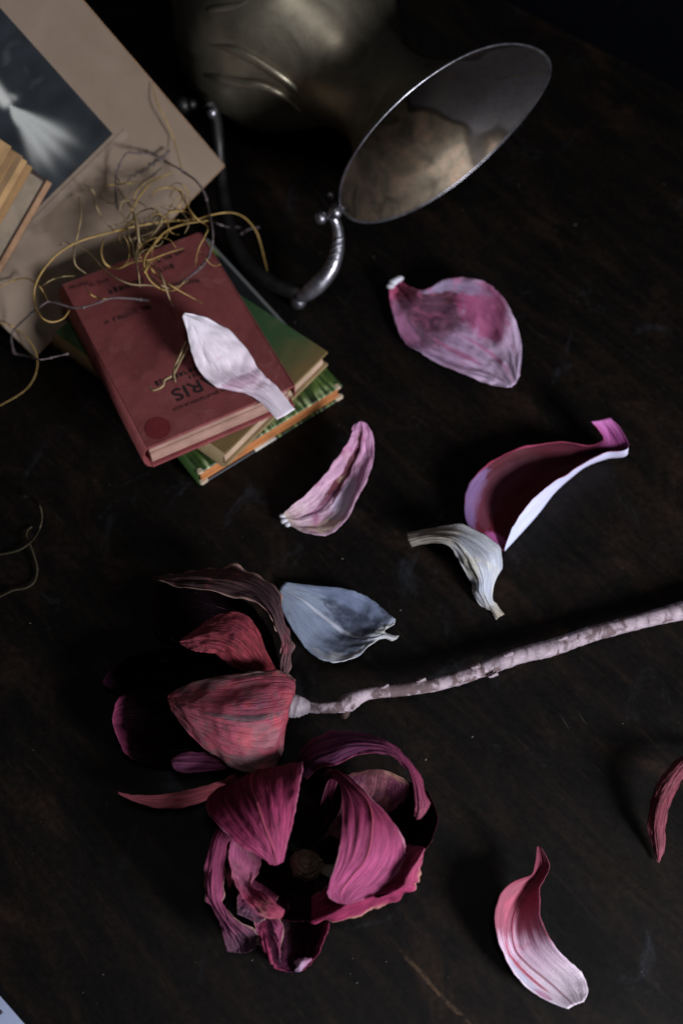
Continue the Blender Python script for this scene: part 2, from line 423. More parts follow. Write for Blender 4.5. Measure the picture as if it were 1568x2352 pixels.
worn = empty('worn_book', bk0, 'thick worn book with browned page edges lying on the photograph mount', 'book')
box('cover', bk0+nC*.0012, fx, fy, nC, .17, .10, .0022, M_board, worn, .0008)
box('cover_edge', bk0+nC*.0036+fy*.0004+fx*.0006, fx, fy, nC, .165, .0045, .0012, M_edgeboard, worn, .0005)
box('endpaper', bk0+nC*.0036+fy*.0065+fx*.003, fx, fy, nC, .16, .09, .0016, M_endpaper, worn, .0006)
for k in range(7):
    cA = ((.40, .24, .105), (.31, .19, .09), (.46, .29, .135), (.26, .165, .085))[k % 4]
    hh = .0034
    box('page_section', bk0+nC*(.0053+k*hh)+fy*(.0175+.0035*k+.0012*math.sin(k*2.1))+fx*(-.001+.0011*math.sin(k*1.7)), fx, fy, nC, .155, .075-.003*k, hh-.0003,
        mat_pages('browned_pages', cA, tuple(x*.62 for x in cA), tuple(nC), 1400.), worn, .0007)

# ------------------------------------------------------------------ the three stacked books
def mat_cloth(name, c1, c2, wear=(.3, .2, .2), uvgrad=None):
    t = NT(name); ob = t.obj(); uv = t.uv()
    n = t.noise(ob, 28., 6, .65, .5); w = t.n('TexWave', wave_type='BANDS'); t.set(w.inputs[0], t.mapv(ob, (1, 1, 1), (0, 0, 0), (0, 0, .4))); w.inputs['Scale'].default_value = 420
    w2 = t.noise(t.mapv(ob, (900, 900, 900)), 1., 2)
    c = t.ramp(n, [(.3, c1), (.7, c2)])
    if uvgrad:
        sp = t.n('SeparateXYZ'); t.set(sp.inputs[0], uv)
        g = t.math('ADD', sp.outputs[uvgrad[0]], t.math('MULTIPLY', t.math('SUBTRACT', n, .5), .3))
        c = t.mix(t.sm(g, uvgrad[2], uvgrad[3]), c, uvgrad[1])
    s = t.noise(ob, 210., 4, .7)
    c = t.mix(t.math('MULTIPLY', t.sm(s, .58, .75), .45), c, wear)
    du = t.noise(t.mapv(ob, (1, 1, 1), (6, 3, 0)), 44., 7, .72, .9); c = t.mix(t.math('MULTIPLY', t.sm(du, .50, .72), .40), c, wear)
    dk = t.noise(t.mapv(ob, (1, 1, 1), (1, 8, 0)), 30., 6, .7, .6); c = t.mix(t.math('MULTIPLY', t.sm(dk, .54, .74), .45), c, tuple(x*.45 for x in c1))
    st = t.noise(t.mapv(ob, (60, 6, 6), (0, 0, 0), (0, 0, .4)), 1., 5, .6)
    c = t.mix(1., c, t.ramp(st, [(.35, (.82,)*3), (.65, (1.06,)*3)]), 'MULTIPLY')
    return t.done(c, .72, 0, .22, t.bump(t.math('ADD', w.outputs[1], w2), .25, .0004))

def book(name, label, o, xp, yp, ztop, th, ct, inset, mats, group, spine_bulge=.004):
    O, X, Y = P(*o, ztop), P(*xp, ztop), P(*yp, ztop)
    ex = unit(X-O); W = np.linalg.norm(X-O); ey = np.cross([0, 0, 1.], ex); L = (Y-O)@ey; ez = np.array([0, 0, 1.])
    # share the leftover angle between the two edges
    a = math.atan2((Y-O)@ex, (Y-O)@ey)*.5; ca, sa = math.cos(a), math.sin(a)
    ex, ey = ex*ca-ey*sa, ey*ca+ex*sa
    base = O-ez*th
    r = empty(name, base, label, 'book', group)
    fm, bm, pm, sm_ = mats
    box('back_cover', base, ex, ey, ez, W, L, ct, bm, r, .0006)
    box('front_cover', base+ez*(th-ct), ex, ey, ez, W, L, ct, fm, r, .0006)
    # page block with slightly uneven leaves: a few gatherings
    z = ct+.0001; k = 0; H_ = th-2*ct-.0002; cuts = [0, .27, .52, .78, 1.]
    for k in range(4):
        q = inset*(1+.18*math.sin(k*2.3+W*90))
        box('page_gathering', base+ex*.0015+ey*q+ez*(z+H_*cuts[k]), ex, ey, ez, W-.0015-q, L-2*q, H_*(cuts[k+1]-cuts[k])-.00008, pm, r, .0003)
    # rounded spine
    V, F = [], []; n = 9
    for i in range(n):
        t_ = i/(n-1); zz = .0004+(th-.0008)*t_; b = spine_bulge*math.sin(math.pi*t_)**.6
        for y_ in (0.0006, L-.0006):
            V.append(base-ex*b+ey*y_+ez*zz)
        for y_ in (0.0006, L-.0006):
            V.append(base-ex*(b-.0012)+ex*.0004+ey*y_+ez*zz)
    for i in range(n-1):
        a_, b_ = i*4, (i+1)*4
        F += [(a_, b_, b_+1, a_+1), (a_+3, b_+3, b_+2, a_+2), (a_, a_+2, b_+2, b_), (a_+1, b_+1, b_+3, a_+3)]
    F += [(0, 1, 3, 2), ((n-1)*4, (n-1)*4+2, (n-1)*4+3, (n-1)*4+1)]
    mesh_obj('spine', V, F, sm_, r)
    return r, base, ex, ey, W, L

STACK = 'books in the stack of three'
ZL, ZG, ZR = .017, .034, .0590
def mat_jacket():
    t = NT('printed_jacket'); uv = t.uv(); ob = t.obj(); sp = t.n('SeparateXYZ'); t.set(sp.inputs[0], uv); u, v = sp.outputs[0], sp.outputs[1]
    n = t.noise(t.mapv(uv, (26, 5, 1)), 1., 6, .7, .6); n2 = t.noise(t.mapv(uv, (7, 9, 1), (3, 0, 0)), 1., 4, .6)
    c = t.ramp(n, [(.30, (.006, .012, .004)), (.47, (.022, .050, .012)), (.60, (.085, .150, .030)), (.76, (.30, .34, .11))])
    c = t.mix(t.math('MULTIPLY', t.sm(n2, .5, .68), .8), c, (.008, .012, .006))
    pale = t.math('MULTIPLY', t.sm(n, .5, .66), t.math('SUBTRACT', 1., t.sm(v, .02, .06)))
    c = t.mix(pale, c, (.36, .44, .24))
    blk = t.math('MULTIPLY', t.sm(v, .36, .40), t.math('SUBTRACT', 1., t.sm(v, .86, .90)))
    c = t.mix(t.math('MULTIPLY', blk, .95), c, (.006, .007, .010))
    gl = t.math('MULTIPLY', t.sm(u, .975, .985), t.sm(v, .3, .4))
    c = t.mix(t.math('MULTIPLY', gl, .8), c, (.16, .17, .17))
    b1 = t.math('MULTIPLY', t.math('MULTIPLY', t.sm(u, .16, .17), t.math('SUBTRACT', 1., t.sm(u, .25, .26))), t.math('SUBTRACT', 1., t.sm(v, .10, .12)))
    c = t.mix(b1, c, (.008, .009, .014))
    b2 = t.math('MULTIPLY', t.math('MULTIPLY', t.sm(u, .22, .23), t.math('SUBTRACT', 1., t.sm(u, .29, .30))), t.math('SUBTRACT', 1., t.sm(v, .035, .045)))
    c = t.mix(b2, c, (.55, .55, .58))
    return t.done(c, .42, 0, .4)
def mat_jacket_edge():
    t = NT('jacket_edge'); uv = t.uv(); sp = t.n('SeparateXYZ'); t.set(sp.inputs[0], uv)
    n = t.noise(t.mapv(uv, (34, .1, 1)), 1., 3, .6)
    c = t.ramp(n, [(.40, (.010, .011, .016)), (.52, (.03, .06, .015)), (.60, (.22, .30, .09)), (.74, (.48, .50, .40))])
    u = sp.outputs[0]
    w = t.math('MULTIPLY', t.sm(u, .37, .375), t.math('SUBTRACT', 1., t.sm(u, .515, .52)))
    c = t.mix(t.math('SUBTRACT', 1., t.sm(u, .36, .37)), c, (.012, .013, .020))
    c = t.mix(w, c, (.60, .58, .52))
    return t.done(c, .45, 0, .4)
Mj = mat_jacket()
low = book('printed_book', 'bottom book of the stack, green and black printed cover, orange page edges', (458, 1087), (794, 893), (144, 724), ZL, .017, .0017, .0022,
           (Mj, mat_jacket_edge(), mat_pages('orange_pages', (.52, .21, .075), (.40, .15, .05), (0, 0, 1.), 1500.), Mj), STACK, .003)
M_tipw = flat('worn_corner', (.45, .36, .26), .9, .3, 150)
r_, b_, x_, y_, W_, L_ = low
for (du, s) in ((-.001, 0), (W_-.006, 1)):
    for zz in (.0002, .0150):
        box('worn_corner', b_+x_*du-y_*.0006+np.array([0, 0, zz-.0002]), x_, y_, np.array([0, 0, 1.]), .007 if zz < .01 else .005, .005, .0030 if zz < .01 else .0024, M_tipw, r_, .0012)
green = book('green_book', 'plain green cloth book in the middle of the stack', (517, 1042), (755, 808), (123, 765), ZG, .017, .0024, .003,
             (mat_cloth('green_cloth', (.022, .060, .022), (.036, .080, .030), (.12, .10, .05), (1, (.155, .105, .040), .24, -.02)), flat('green_back', (.24, .17, .085), .8, .35, 60),
              mat_pages('cream_pages', (.50, .36, .26), (.40, .28, .20), (0, 0, 1.), 1300.), mat_cloth('green_spine', (.15, .11, .055), (.20, .15, .075), (.3, .24, .15))), STACK, .005)
Mred = mat_cloth('red_cloth', (.150, .034, .036), (.215, .056, .055), (.30, .13, .12))
red = book('red_book', 'small worn red book on top of the stack, cover lettered in black', (338, 1030), (672, 883), (148, 650), ZR, .025, .0024, .0032,
           (Mred, mat_cloth('red_cloth_back', (.17, .035, .04), (.24, .06, .06), (.34, .14, .12)),
            mat_pages('rosy_pages', (.46, .29, .235), (.27, .15, .115), (0, 0, 1.), 700.), Mred), STACK, .005)
# fore-edge flap of the limp red cover
rr, rb, rx, ry, RW, RL = red
ez = np.array([0, 0, 1.])
box('cover_flap', rb+rx*(RW+.0002)+ry*.0008+ez*.011, rx, ry, ez, .0012, RL-.0016, .0136, Mred, rr, .0005)
# ---- print on the red cover
M_print = flat('black_print', (.022, .015, .015), .75, .35, 400)
ZT = ZR+.0003
def cov(x, y): return P(x, y, ZT)
def lettering(name, text, centre, size, mat, parent):
    cu = bpy.data.curves.new('t', 'FONT'); cu.body = text; cu.size = 1; cu.align_x = 'CENTER'; cu.align_y = 'CENTER'; cu.resolution_u = 3
    to = bpy.data.objects.new('t', cu); me = bpy.data.meshes.new_from_object(to)
    V = np.array([v.co[:] for v in me.vertices]); F = [tuple(p.vertices) for p in me.polygons]
    bpy.data.objects.remove(to); bpy.data.curves.remove(cu); bpy.data.meshes.remove(me)
    W3 = np.array([centre-rx*v[0]*size*1.18-ry*v[1]*size for v in V])
    return mesh_obj(name, W3, F, mat, parent, False)
cu_test = lettering('title_lettering', 'PARIS', cov(461, 883), .0145, M_print, rr)
# thicken the title strokes by a second impression
lettering('title_lettering', 'PARIS', cov(461, 883)+rx*.00035+ry*.0002+ez*.0001, .0145, M_print, rr)
def illegible(a, b, hgt, bold, seed):
    """a line of rubbed print: strokes too worn and blurred to read"""
    rnd = random.Random(seed); A, B = cov(*a), cov(*b); L = np.linalg.norm(B-A); d = (B-A)/L; n_ = np.cross(ez, d); V, F = [], []
    x = 0.
    while x < L:
        w = hgt*rnd.uniform(.45, .75)
        if rnd.random() < .13: x += hgt*.6; continue
        for s in range(2 if rnd.random() < .7 else 1):
            sw = hgt*(.26 if bold else .16)*rnd.uniform(.8, 1.3); ox = x+s*(w-sw); k = len(V); hh = hgt*rnd.uniform(.75, 1.05)
            for p, q in ((0, 0), (sw, 0), (sw, hh), (0, hh)): V.append(A+d*(ox+p)+n_*(q-hgt/2))
            F.append((k, k+1, k+2, k+3))
        if rnd.random() < .8:
            k = len(V); yy = rnd.choice((0, hgt*.4, hgt*.75)); sh = hgt*(.22 if bold else .15)
            for p, q in ((0, yy), (w, yy), (w, yy+sh), (0, yy+sh)): V.append(A+d*(x+p)+n_*(q-hgt/2)+ez*.00006)
            F.append((k, k+1, k+2, k+3))
        x += w+hgt*.28
    return mesh_obj('rubbed_print', V, F, M_print, rr, False)
for k, (a, b, h_, bo) in enumerate((((398, 941), (520, 893), .0026, 0), ((350, 885), (470, 836), .0040, 1), ((434, 867), (490, 845), .0034, 1), ((240, 741), (345, 702), .0042, 0),
        ((250, 670), (330, 643), .0048, 1), ((160, 661), (205, 648), .0026, 0), ((206, 655), (250, 641), .0032, 0), ((362, 600), (428, 573), .0036, 1), ((365, 621), (394, 611), .0046, 1), ((385, 655), (460, 643), .0034, 0))):
    illegible(a, b, h_, bo, k+3)
dc = cov(362, 983); dk = 28
mesh_obj('red_roundel', [dc+rx*.0088*math.cos(2*math.pi*i/dk)+ry*.0088*math.sin(2*math.pi*i/dk)-ez*.00005 for i in range(dk)], [tuple(range(dk))], flat('crimson_ink', (.135, .016, .020), .7, .3, 90), rr, False)

# ------------------------------------------------------------------ silver jug lying on its side
def mat_metal(name, c1, c2, c3, rough=.28, scale=26., seed=0., spout_reflection=None, metal=.92):
    t = NT(name); ob = t.mapv(t.obj(), (1, 1, 1), (seed, seed*2, 0))
    n = t.noise(ob, scale, 7, .68, .6); n2 = t.noise(ob, scale*3.7, 5, .7); sc = t.noise(t.mapv(ob, (30, 900, 400), (0, 0, 0), (.4, .7, .9)), 1., 3, .6)
    c = t.ramp(n, [(.28, c1), (.5, c2), (.75, c3)])
    c = t.mix(t.math('MULTIPLY', t.sm(n2, .55, .75), .35), c, c1)
    c = t.mix(t.math('MULTIPLY', t.sm(sc, .74, .8), .5), c, (.8, .78, .75))
    if spout_reflection:                                                        # painted reflection: darker spout with a wavy dark edge
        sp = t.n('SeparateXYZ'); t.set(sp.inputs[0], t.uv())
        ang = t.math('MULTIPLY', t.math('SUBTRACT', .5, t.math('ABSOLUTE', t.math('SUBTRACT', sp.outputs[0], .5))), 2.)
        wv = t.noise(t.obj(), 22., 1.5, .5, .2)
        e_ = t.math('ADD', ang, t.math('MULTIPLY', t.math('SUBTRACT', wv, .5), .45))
        c = t.mix(t.math('SUBTRACT', 1., t.sm(e_, .27, .29)), c, spout_reflection)
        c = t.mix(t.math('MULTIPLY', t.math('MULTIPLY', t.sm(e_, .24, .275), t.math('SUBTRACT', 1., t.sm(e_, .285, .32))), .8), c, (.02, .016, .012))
    r = t.math('ADD', rough, t.math('ADD', t.math('MULTIPLY', n2, .22), t.math('MULTIPLY', n, .12)))
    return t.done(c, r, metal, .5, t.bump(t.math('ADD', n2, sc), .10, .0005))
M_out = mat_metal('tarnished_silver', (.17, .148, .105), (.28, .252, .185), (.36, .33, .245), .22, 24., 0., None, .82)
M_in = mat_metal('tarnish_and_reflection', (.035, .027, .019), (.105, .086, .062), (.20, .130, .088), .32, 52., 3., (.085, .078, .078))
M_bright = mat_metal('worn_silver', (.10, .10, .11), (.26, .26, .29), (.48, .48, .54), .16, 70., 5.)
M_strap = mat_metal('dark_strap', (.018, .018, .018), (.038, .037, .036), (.06, .06, .06), .30, 40., 8.)
Cb = P(657, 72, .0845); Cm = np.array([.07288, .65237, .09721])
jD = unit([.81543, .51787, .25863]); jA = unit([.55355, -.82829, -.08673]); jW = unit([-.16931, -.21389, .96207])
ax = Cm-Cb; LA = np.linalg.norm(ax)
#        s along axis (0 belly, 1 mouth), radius along D, radius along W
sec = [(-.50, .045, .045), (-.47, .048, .048), (-.44, .040, .040), (-.38, .050, .050), (-.24, .074, .074), (-.08, .0835, .0835), (.06, .0845, .0845), (.20, .0775, .0775),
       (.34, .060, .060), (.46, .046, .045), (.58, .0405, .039), (.72, .043, .040), (.86, .058, .050), (.95, .077, .063), (1.0, .090, .071)]
NS, NPH = 84, 160
S = catmull(sec, NS)
jug = empty('silver_jug', (Cb[0], Cb[1], 0.), 'tarnished silver jug lying on its side, wide mouth and scrolled handle', 'jug')
def jug_surf(off, s0=-9., inner=False):
    V, UV = [], []; rows = [r for r in S if r[0] >= s0]
    for r in rows:
        c = Cb+ax*r[0]
        for j in range(NPH):
            a = 2*math.pi*j/NPH; ph = a+r[0]*1.1
            lob = abs(math.sin(ph*3.5))**.55-.72
            k = math.exp(-((r[0]-.02)/.34)**4)
            f_ = 1+.030*lob*k
            rd, rw = (r[1]+off)*f_, (r[2]+off)*f_
            sp = max(0, (r[0]-.6)/.4)**2                                  # spout drawn out on the far side, dip beside it
            x = math.cos(a); y = math.sin(a)
            ext = 1+.07*sp*max(0, x)**6
            V.append(c+jD*rd*x*ext+jW*rw*y+jA*(.006*sp*max(0, x)**4))
            UV.append((j/NPH, r[0]))
    n = len(rows)
    F = [(i*NPH+j, i*NPH+(j+1) % NPH, (i+1)*NPH+(j+1) % NPH, (i+1)*NPH+j) for i in range(n-1) for j in range(NPH)]
    F.append(tuple(range(NPH)))
    if inner: F = [f_[::-1] for f_ in F]
    return V, F, UV, n
V, F, UV, n = jug_surf(0.)
mesh_obj('body', V, [f_[::-1] for f_ in F], M_out, jug, True, None, UV)
rimpts = V[-NPH:]
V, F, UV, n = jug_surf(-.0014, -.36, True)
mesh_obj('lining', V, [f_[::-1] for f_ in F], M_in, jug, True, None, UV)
rp = np.array(rimpts+rimpts[:3])-jA*0
tube('rim', rp, [.0010]*4, M_bright, jug, 8, 260, caps=False)
# handle: slender strap from belly down to the table, leafed scroll up to the mouth
def HP(l): return [P(x, y, z/100.) for x, y, z in l]
tube('handle', HP([(478, 236, 7.0), (492, 262, 6.4), (500, 320, 5.2), (506, 395, 3.4), (515, 470, 2.4), (532, 545, 1.9), (568, 606, 1.7), (622, 648, 1.6), (672, 668, 1.7), (708, 664, 1.9)]),
     [.0062, .0054, .0050, .0050, .0052, .0056, .0060, .0058, .0045], M_strap, jug, 12, 90)
leaf = tube('handle_scroll', HP([(684, 684, 1.6), (706, 672, 2.0), (733, 649, 2.7), (758, 617, 3.5), (773, 577, 4.4), (776, 540, 5.2), (770, 510, 5.9), (763, 494, 6.4), (772, 476, 6.9), (788, 470, 7.2)]),
     [.0042, .0064, .0072, .0066, .0054, .0046, .0043, .0042, .0040, .0036], M_bright, jug, 12, 90)
for k in range(9):                                                   # leaf veins raised on the scroll
    t_ = .14+.045*k; a = catmull(np.array(HP([(684, 684, 1.6), (706, 672, 2.0), (733, 649, 2.7), (758, 617, 3.5), (773, 577, 4.4), (776, 540, 5.2)])), 101)
    i = min(99, int(t_*1.65*100)); c = a[i]; tg = unit(a[min(100, i+1)]-a[max(0, i-1)]); sd = unit(np.cross(tg, [0, 0, 1.]))
    tube('leaf_vein', [c-sd*.0046+ez*.0044-tg*.002, c-sd*.0008+ez*.0074+tg*.001, c+sd*.0040+ez*.0058+tg*.0055], [.0009, .0016, .0006], M_bright, leaf, 6, 10)
def on_belly(x, y, r):
    d = rayd(x, y); d = d/np.linalg.norm(d); o = _O-Cb; b = o@d; q = max(0., b*b-(o@o-r*r)); return _O+d*(-b-math.sqrt(q))
for l in ([(470, 100), (520, 108), (560, 122), (610, 150), (660, 185), (710, 232), (745, 262)], [(455, 165), (500, 178), (550, 190), (600, 196), (650, 218), (700, 262)], [(640, -10), (690, 40), (735, 95), (775, 150), (800, 190)], [(450, 30), (500, 20), (560, 10), (600, -20)]):
    tube('embossed_ridge', [on_belly(x, y, .0832) for x, y in l], [.0010, .0036, .0040, .0036, .0012], M_out, jug, 10, 60)
def ball(name, c, r, mat, parent, sq=(1, 1, 1), nseg=14):
    V, F = [c+np.array([0, 0, r*sq[2]])], []
    for i in range(1, nseg//2):
        th = math.pi*i/(nseg//2)
        for j in range(nseg):
            a = 2*math.pi*j/nseg; V.append(c+np.array([r*sq[0]*math.sin(th)*math.cos(a), r*sq[1]*math.sin(th)*math.sin(a), r*sq[2]*math.cos(th)]))
    V.append(c-np.array([0, 0, r*sq[2]])); m = nseg//2-1
    for j in range(nseg): F.append((0, 1+j, 1+(j+1) % nseg)); F.append((len(V)-1, 1+(m-1)*nseg+(j+1) % nseg, 1+(m-1)*nseg+j))
    for i in range(m-1):
        for j in range(nseg): F.append((1+i*nseg+j, 1+(i+1)*nseg+j, 1+(i+1)*nseg+(j+1) % nseg, 1+i*nseg+(j+1) % nseg))
    return mesh_obj(name, V, F, mat, parent)
for (x, y, z, r) in ((684, 690, 1.0, .0068), (736, 500, 6.1, .0050), (744, 492, 6.2, .0036), (770, 487, 6.9, .0052), (760, 448, 6.6, .0030), (420, 240, 6.6, .0070), (440, 238, 6.8, .0046), (487, 258, 6.9, .0046)):
    ball('handle_bead', P(x, y, z/100.), r, M_strap if x < 460 else M_bright, jug)

# ------------------------------------------------------------------ dried vine with tendrils
M_tend = flat('gold_tendril', (.36, .235, .075), .6, .35, 120, .35)
M_tend2 = flat('tan_tendril', (.30, .225, .12), .65, .35, 120, .3)
M_twig = flat('grey_twig', (.12, .092, .095), .75, .5, 260, .3, .5)
def inside(p, q):
    return 0 <= (p-cR)@e1 <= w1 and 0 <= (p-cR)@e2 <= CH
def depth_at(x, y):
    """distance along the sight line to the surface the vine lies on"""
    d = rayd(x, y); d = d/np.linalg.norm(d); best = (0.-CAM_H)/d[2]
    if x > 90 and y > 330 and x < 520: best = min(best, np.linalg.norm(P(x, y, .068)-_O))   # sprung over the books, clear of the mount
    q = onplane(x, y, cR, nC)
    if inside(q, 0): best = min(best, np.linalg.norm(q-_O))
    for (b_, x_, y_, W_, L_, zt) in ((red[1], rx, ry, RW, RL, ZR), (green[1], green[2], green[3], green[4], green[5], ZG), (low[1], low[2], low[3], low[4], low[5], ZL)):
        q = P(x, y, zt)
        if 0 <= (q-b_)@x_ <= W_ and 0 <= (q-b_)@y_ <= L_: best = min(best, np.linalg.norm(q-_O))
    return best
def drape(pts, lift, seed, n=40, clear=.0022):
    c = catmull(np.array(pts, float), n)
    d = np.array([depth_at(*p) for p in c])
    for _ in range(14):                                            # slack line lying over the surface
        s = d.copy(); s[1:-1] = (d[:-2]+d[1:-1]+d[2:])/3; d = np.minimum(d, s)
    out = []
    for i, p in enumerate(c):
        t_ = i/(n-1); l = clear+lift*(.30+.70*abs(math.sin(t_*5.3+seed*1.9)))*(.35+.65*math.sin(math.pi*t_))
        r = rayd(*p); out.append(_O+r/np.linalg.norm(r)*(d[i]-l))
    return out
def c3(l): return [(x/1.8518, y/1.8518+439) for x, y in l]
def c1_(l): return [(x/2., y/2.) for x, y in l]
vine = empty('dried_vine', P(330, 560, .062), 'tangle of curling golden tendrils and grey twigs over the books and photograph', 'dried vine')
TL = [
 (M_tend, .0012, .022, c3([(295, 505), (270, 540), (220, 556), (172, 532), (146, 470), (150, 400), (187, 330), (250, 262), (335, 213), (450, 180), (570, 150), (700, 128), (830, 120), (900, 99), (980, 90), (1040, 112), (1090, 172), (1115, 250), (1132, 322), (1150, 376)])),
 (M_tend, .0010, .012, c3([(-10, 412), (50, 382), (110, 370), (155, 392), (182, 424), (203, 465)])),
 (M_tend2, .0011, .020, c1_([(362, 905), (372, 985), (355, 1085), (340, 1150), (347, 1215), (395, 1256)])),
 (M_tend2, .0010, .016, c3([(320, 225), (380, 262), (440, 330), (500, 372), (562, 396), (640, 400), (700, 414), (758, 402), (800, 380)])),
 (M_tend, .0012, .024, c3([(442, 200), (430, 260), (452, 312), (505, 326), (562, 302), (640, 290), (702, 266), (782, 242)])),
 (M_tend2, .0012, .030, c3([(512, 2), (560, 72), (582, 150), (592, 230), (582, 300), (590, 352), (596, 410)])),
 (M_tend, .0012, .028, c3([(884, 124), (782, 140), (702, 172), (642, 240), (612, 302), (632, 370), (682, 414), (742, 420), (790, 376)])),
 (M_tend, .0010, .024, c3([(768, 0), (790, 52), (832, 112), (882, 150), (870, 192), (842, 250), (830, 322)])),
 (M_tend2, .0010, .020, c3([(640, 300), (682, 352), (722, 460), (742, 502)])),
 (M_tend, .0010, .020, c3([(620, 290), (662, 352), (742, 410), (860, 476)])),
 (M_tend, .0008, .010, c1_([(700, 380), (722, 470), (762, 552), (802, 652), (832, 762), (850, 792)])),
 (M_tend, .0010, .018, c1_([(792, 790), (702, 830), (642, 900), (592, 990), (540, 1042)])),
 (M_tend, .0010, .022, c1_([(690, 905), (722, 870), (780, 860), (828, 882), (832, 932), (790, 965), (740, 950)])),
 (M_tend2, .0010, .020, c1_([(600, 1010), (650, 970), (702, 958), (742, 990), (732, 1042), (662, 1080), (590, 1100)])),
 (M_tend2, .0012, .026, c1_([(540, 862), (592, 932), (626, 1010), (636, 1092), (620, 1202)])),
 (M_tend, .0009, .018, c3([(362, 402), (388, 440), (430, 456), (470, 455)])),
 (M_tend, .0009, .014, c3([(0, 556), (60, 580), (122, 632), (157, 702), (150, 782), (100, 852), (-10, 918)])),
 (M_tend2, .0008, .016, c3([(180, 402), (220, 376), (270, 362), (318, 360)])),
 (M_tend2, .0007, .016, c3([(252, 236), (262, 222), (285, 218), (310, 232)])),
 (M_tend, .0009, .022, c1_([(480, 850), (540, 845), (600, 840), (650, 830)])),
 (M_tend2, .0009, .024, c1_([(470, 1000), (440, 940), (430, 880), (380, 840)])),
 (M_tend, .0010, .030, c3([(575, 160), (600, 230), (625, 300), (615, 345), (640, 300), (650, 240), (690, 190)])),
 (M_tend2, .0010, .026, c3([(540, 120), (548, 190), (565, 230), (575, 300), (600, 260), (640, 240)])),
 (M_tend2, .0010, .022, c3([(600, 330), (680, 395), (720, 410), (765, 400)])),
 (M_tend, .0009, .024, c3([(830, 130), (800, 90), (740, 85), (690, 110), (660, 150)])),
]
for k, (m, r, lift, pts) in enumerate(TL):
    tube('tendril', drape(pts, lift*1.25, k), [r*.45, r*.66, r*.66, r*.5, r*.25], m, vine, 6, 60, .25, seed=k)
rt = random.Random(21)
for k in range(22):
    cx, cy = 325+rt.gauss(0, 45), 520+rt.gauss(0, 48); r0, a0 = rt.uniform(18, 62), rt.uniform(0, 6.3); sw = rt.choice((-1, 1))*rt.uniform(2.2, 5.0); asp = rt.uniform(.5, .95); ti = rt.uniform(0, 3)
    l = []
    for i in range(9):
        a = a0+sw*i/8; q = r0*(1-.05*i+.25*math.sin(i*.6+k)); X_, Y_ = q*math.cos(a), q*asp*math.sin(a)
        l.append((cx+X_*math.cos(ti)-Y_*math.sin(ti), cy+X_*math.sin(ti)+Y_*math.cos(ti)))
    r = rt.uniform(.00035, .0006)
    tube('tendril', drape(l, .03, k+120), [r*.7, r, r, r*.6, r*.3], (M_tend, M_tend2)[k % 2], vine, 6, 60, .25, seed=k)
TW = [
 (.0011, .016, c3([(60, 690), (48, 625), (60, 590), (110, 540), (182, 482), (220, 470), (320, 496), (400, 480), (470, 455), (560, 456), (636, 465)])),
 (.0009, .008, c3([(60, 690), (130, 704), (172, 716), (250, 700), (292, 690)])),
 (.0010, .022, c1_([(830, 780), (900, 830), (940, 890), (960, 970), (975, 1060), (970, 1150), (930, 1222), (880, 1262)])),
 (.0010, .022, c3([(890, 100), (906, 190), (882, 280), (822, 350), (768, 386)])),
 (.0010, .018, c1_([(780, 690), (740, 720), (690, 706), (620, 700), (582, 702), (552, 750), (530, 822), (532, 900), (540, 960)])),
 (.0009, .018, c1_([(960, 1010), (1040, 1040), (1102, 1042)])),
 (.0009, .014, c1_([(1108, 1072), (1142, 1052), (1190, 1042)])),
 (.0009, .018, c1_([(700, 706), (760, 740), (830, 778), (860, 800)])),
]
for k, (r, lift, pts) in enumerate(TW):
    d = drape(pts, lift, k+40, 40, .003)
    tw = tube('twig', d, [r*.8, r*.7, r*.6, r*.75], M_twig, vine, 7, 70, .4, seed=k)
    for q in (0.03, .34, .66, .97):
        ball('twig_node', np.array(d[int(q*39)]), r*1.3, M_twig, tw, nseg=8)
ten2 = empty('loose_tendril', P(60, 1240), 'thin dark tendril curling on the bare table at the left edge', 'tendril')
for k, l in enumerate(([(180, 1530), (260, 1552), (312, 1612), (326, 1702), (302, 1800), (230, 1900), (130, 1962), (-20, 1994)], [(250, 1770), (215, 1802), (206, 1852), (230, 1902), (262, 1990), (290, 2100), (270, 2200), (200, 2252), (100, 2272), (-20, 2330)])):
    p_ = [(x/3.408, y/3.408+690) for x, y in l]
    tube('tendril', drape(p_, .004, k+70, 40, .0015), [.0006, .0008, .0008, .0006], flat('dull_tendril', (.035, .028, .014), .7, .3, 120), ten2, 6, 60, .25)
ten3 = empty('tendril_curl', P(375, 885, ZR), 'short pale forked tendril on the red cover beside the white petal', 'tendril')
for k, l in enumerate(([(812, 640), (772, 712), (736, 780), (702, 802), (690, 830), (652, 846), (634, 828)], [(790, 640), (768, 690), (740, 762), (746, 812)])):
    tube('tendril', drape(c3(l), .003, k+80, 30, .0016), [.0005, .0009, .0009, .0006], M_tend2, ten3, 6, 40, .25)

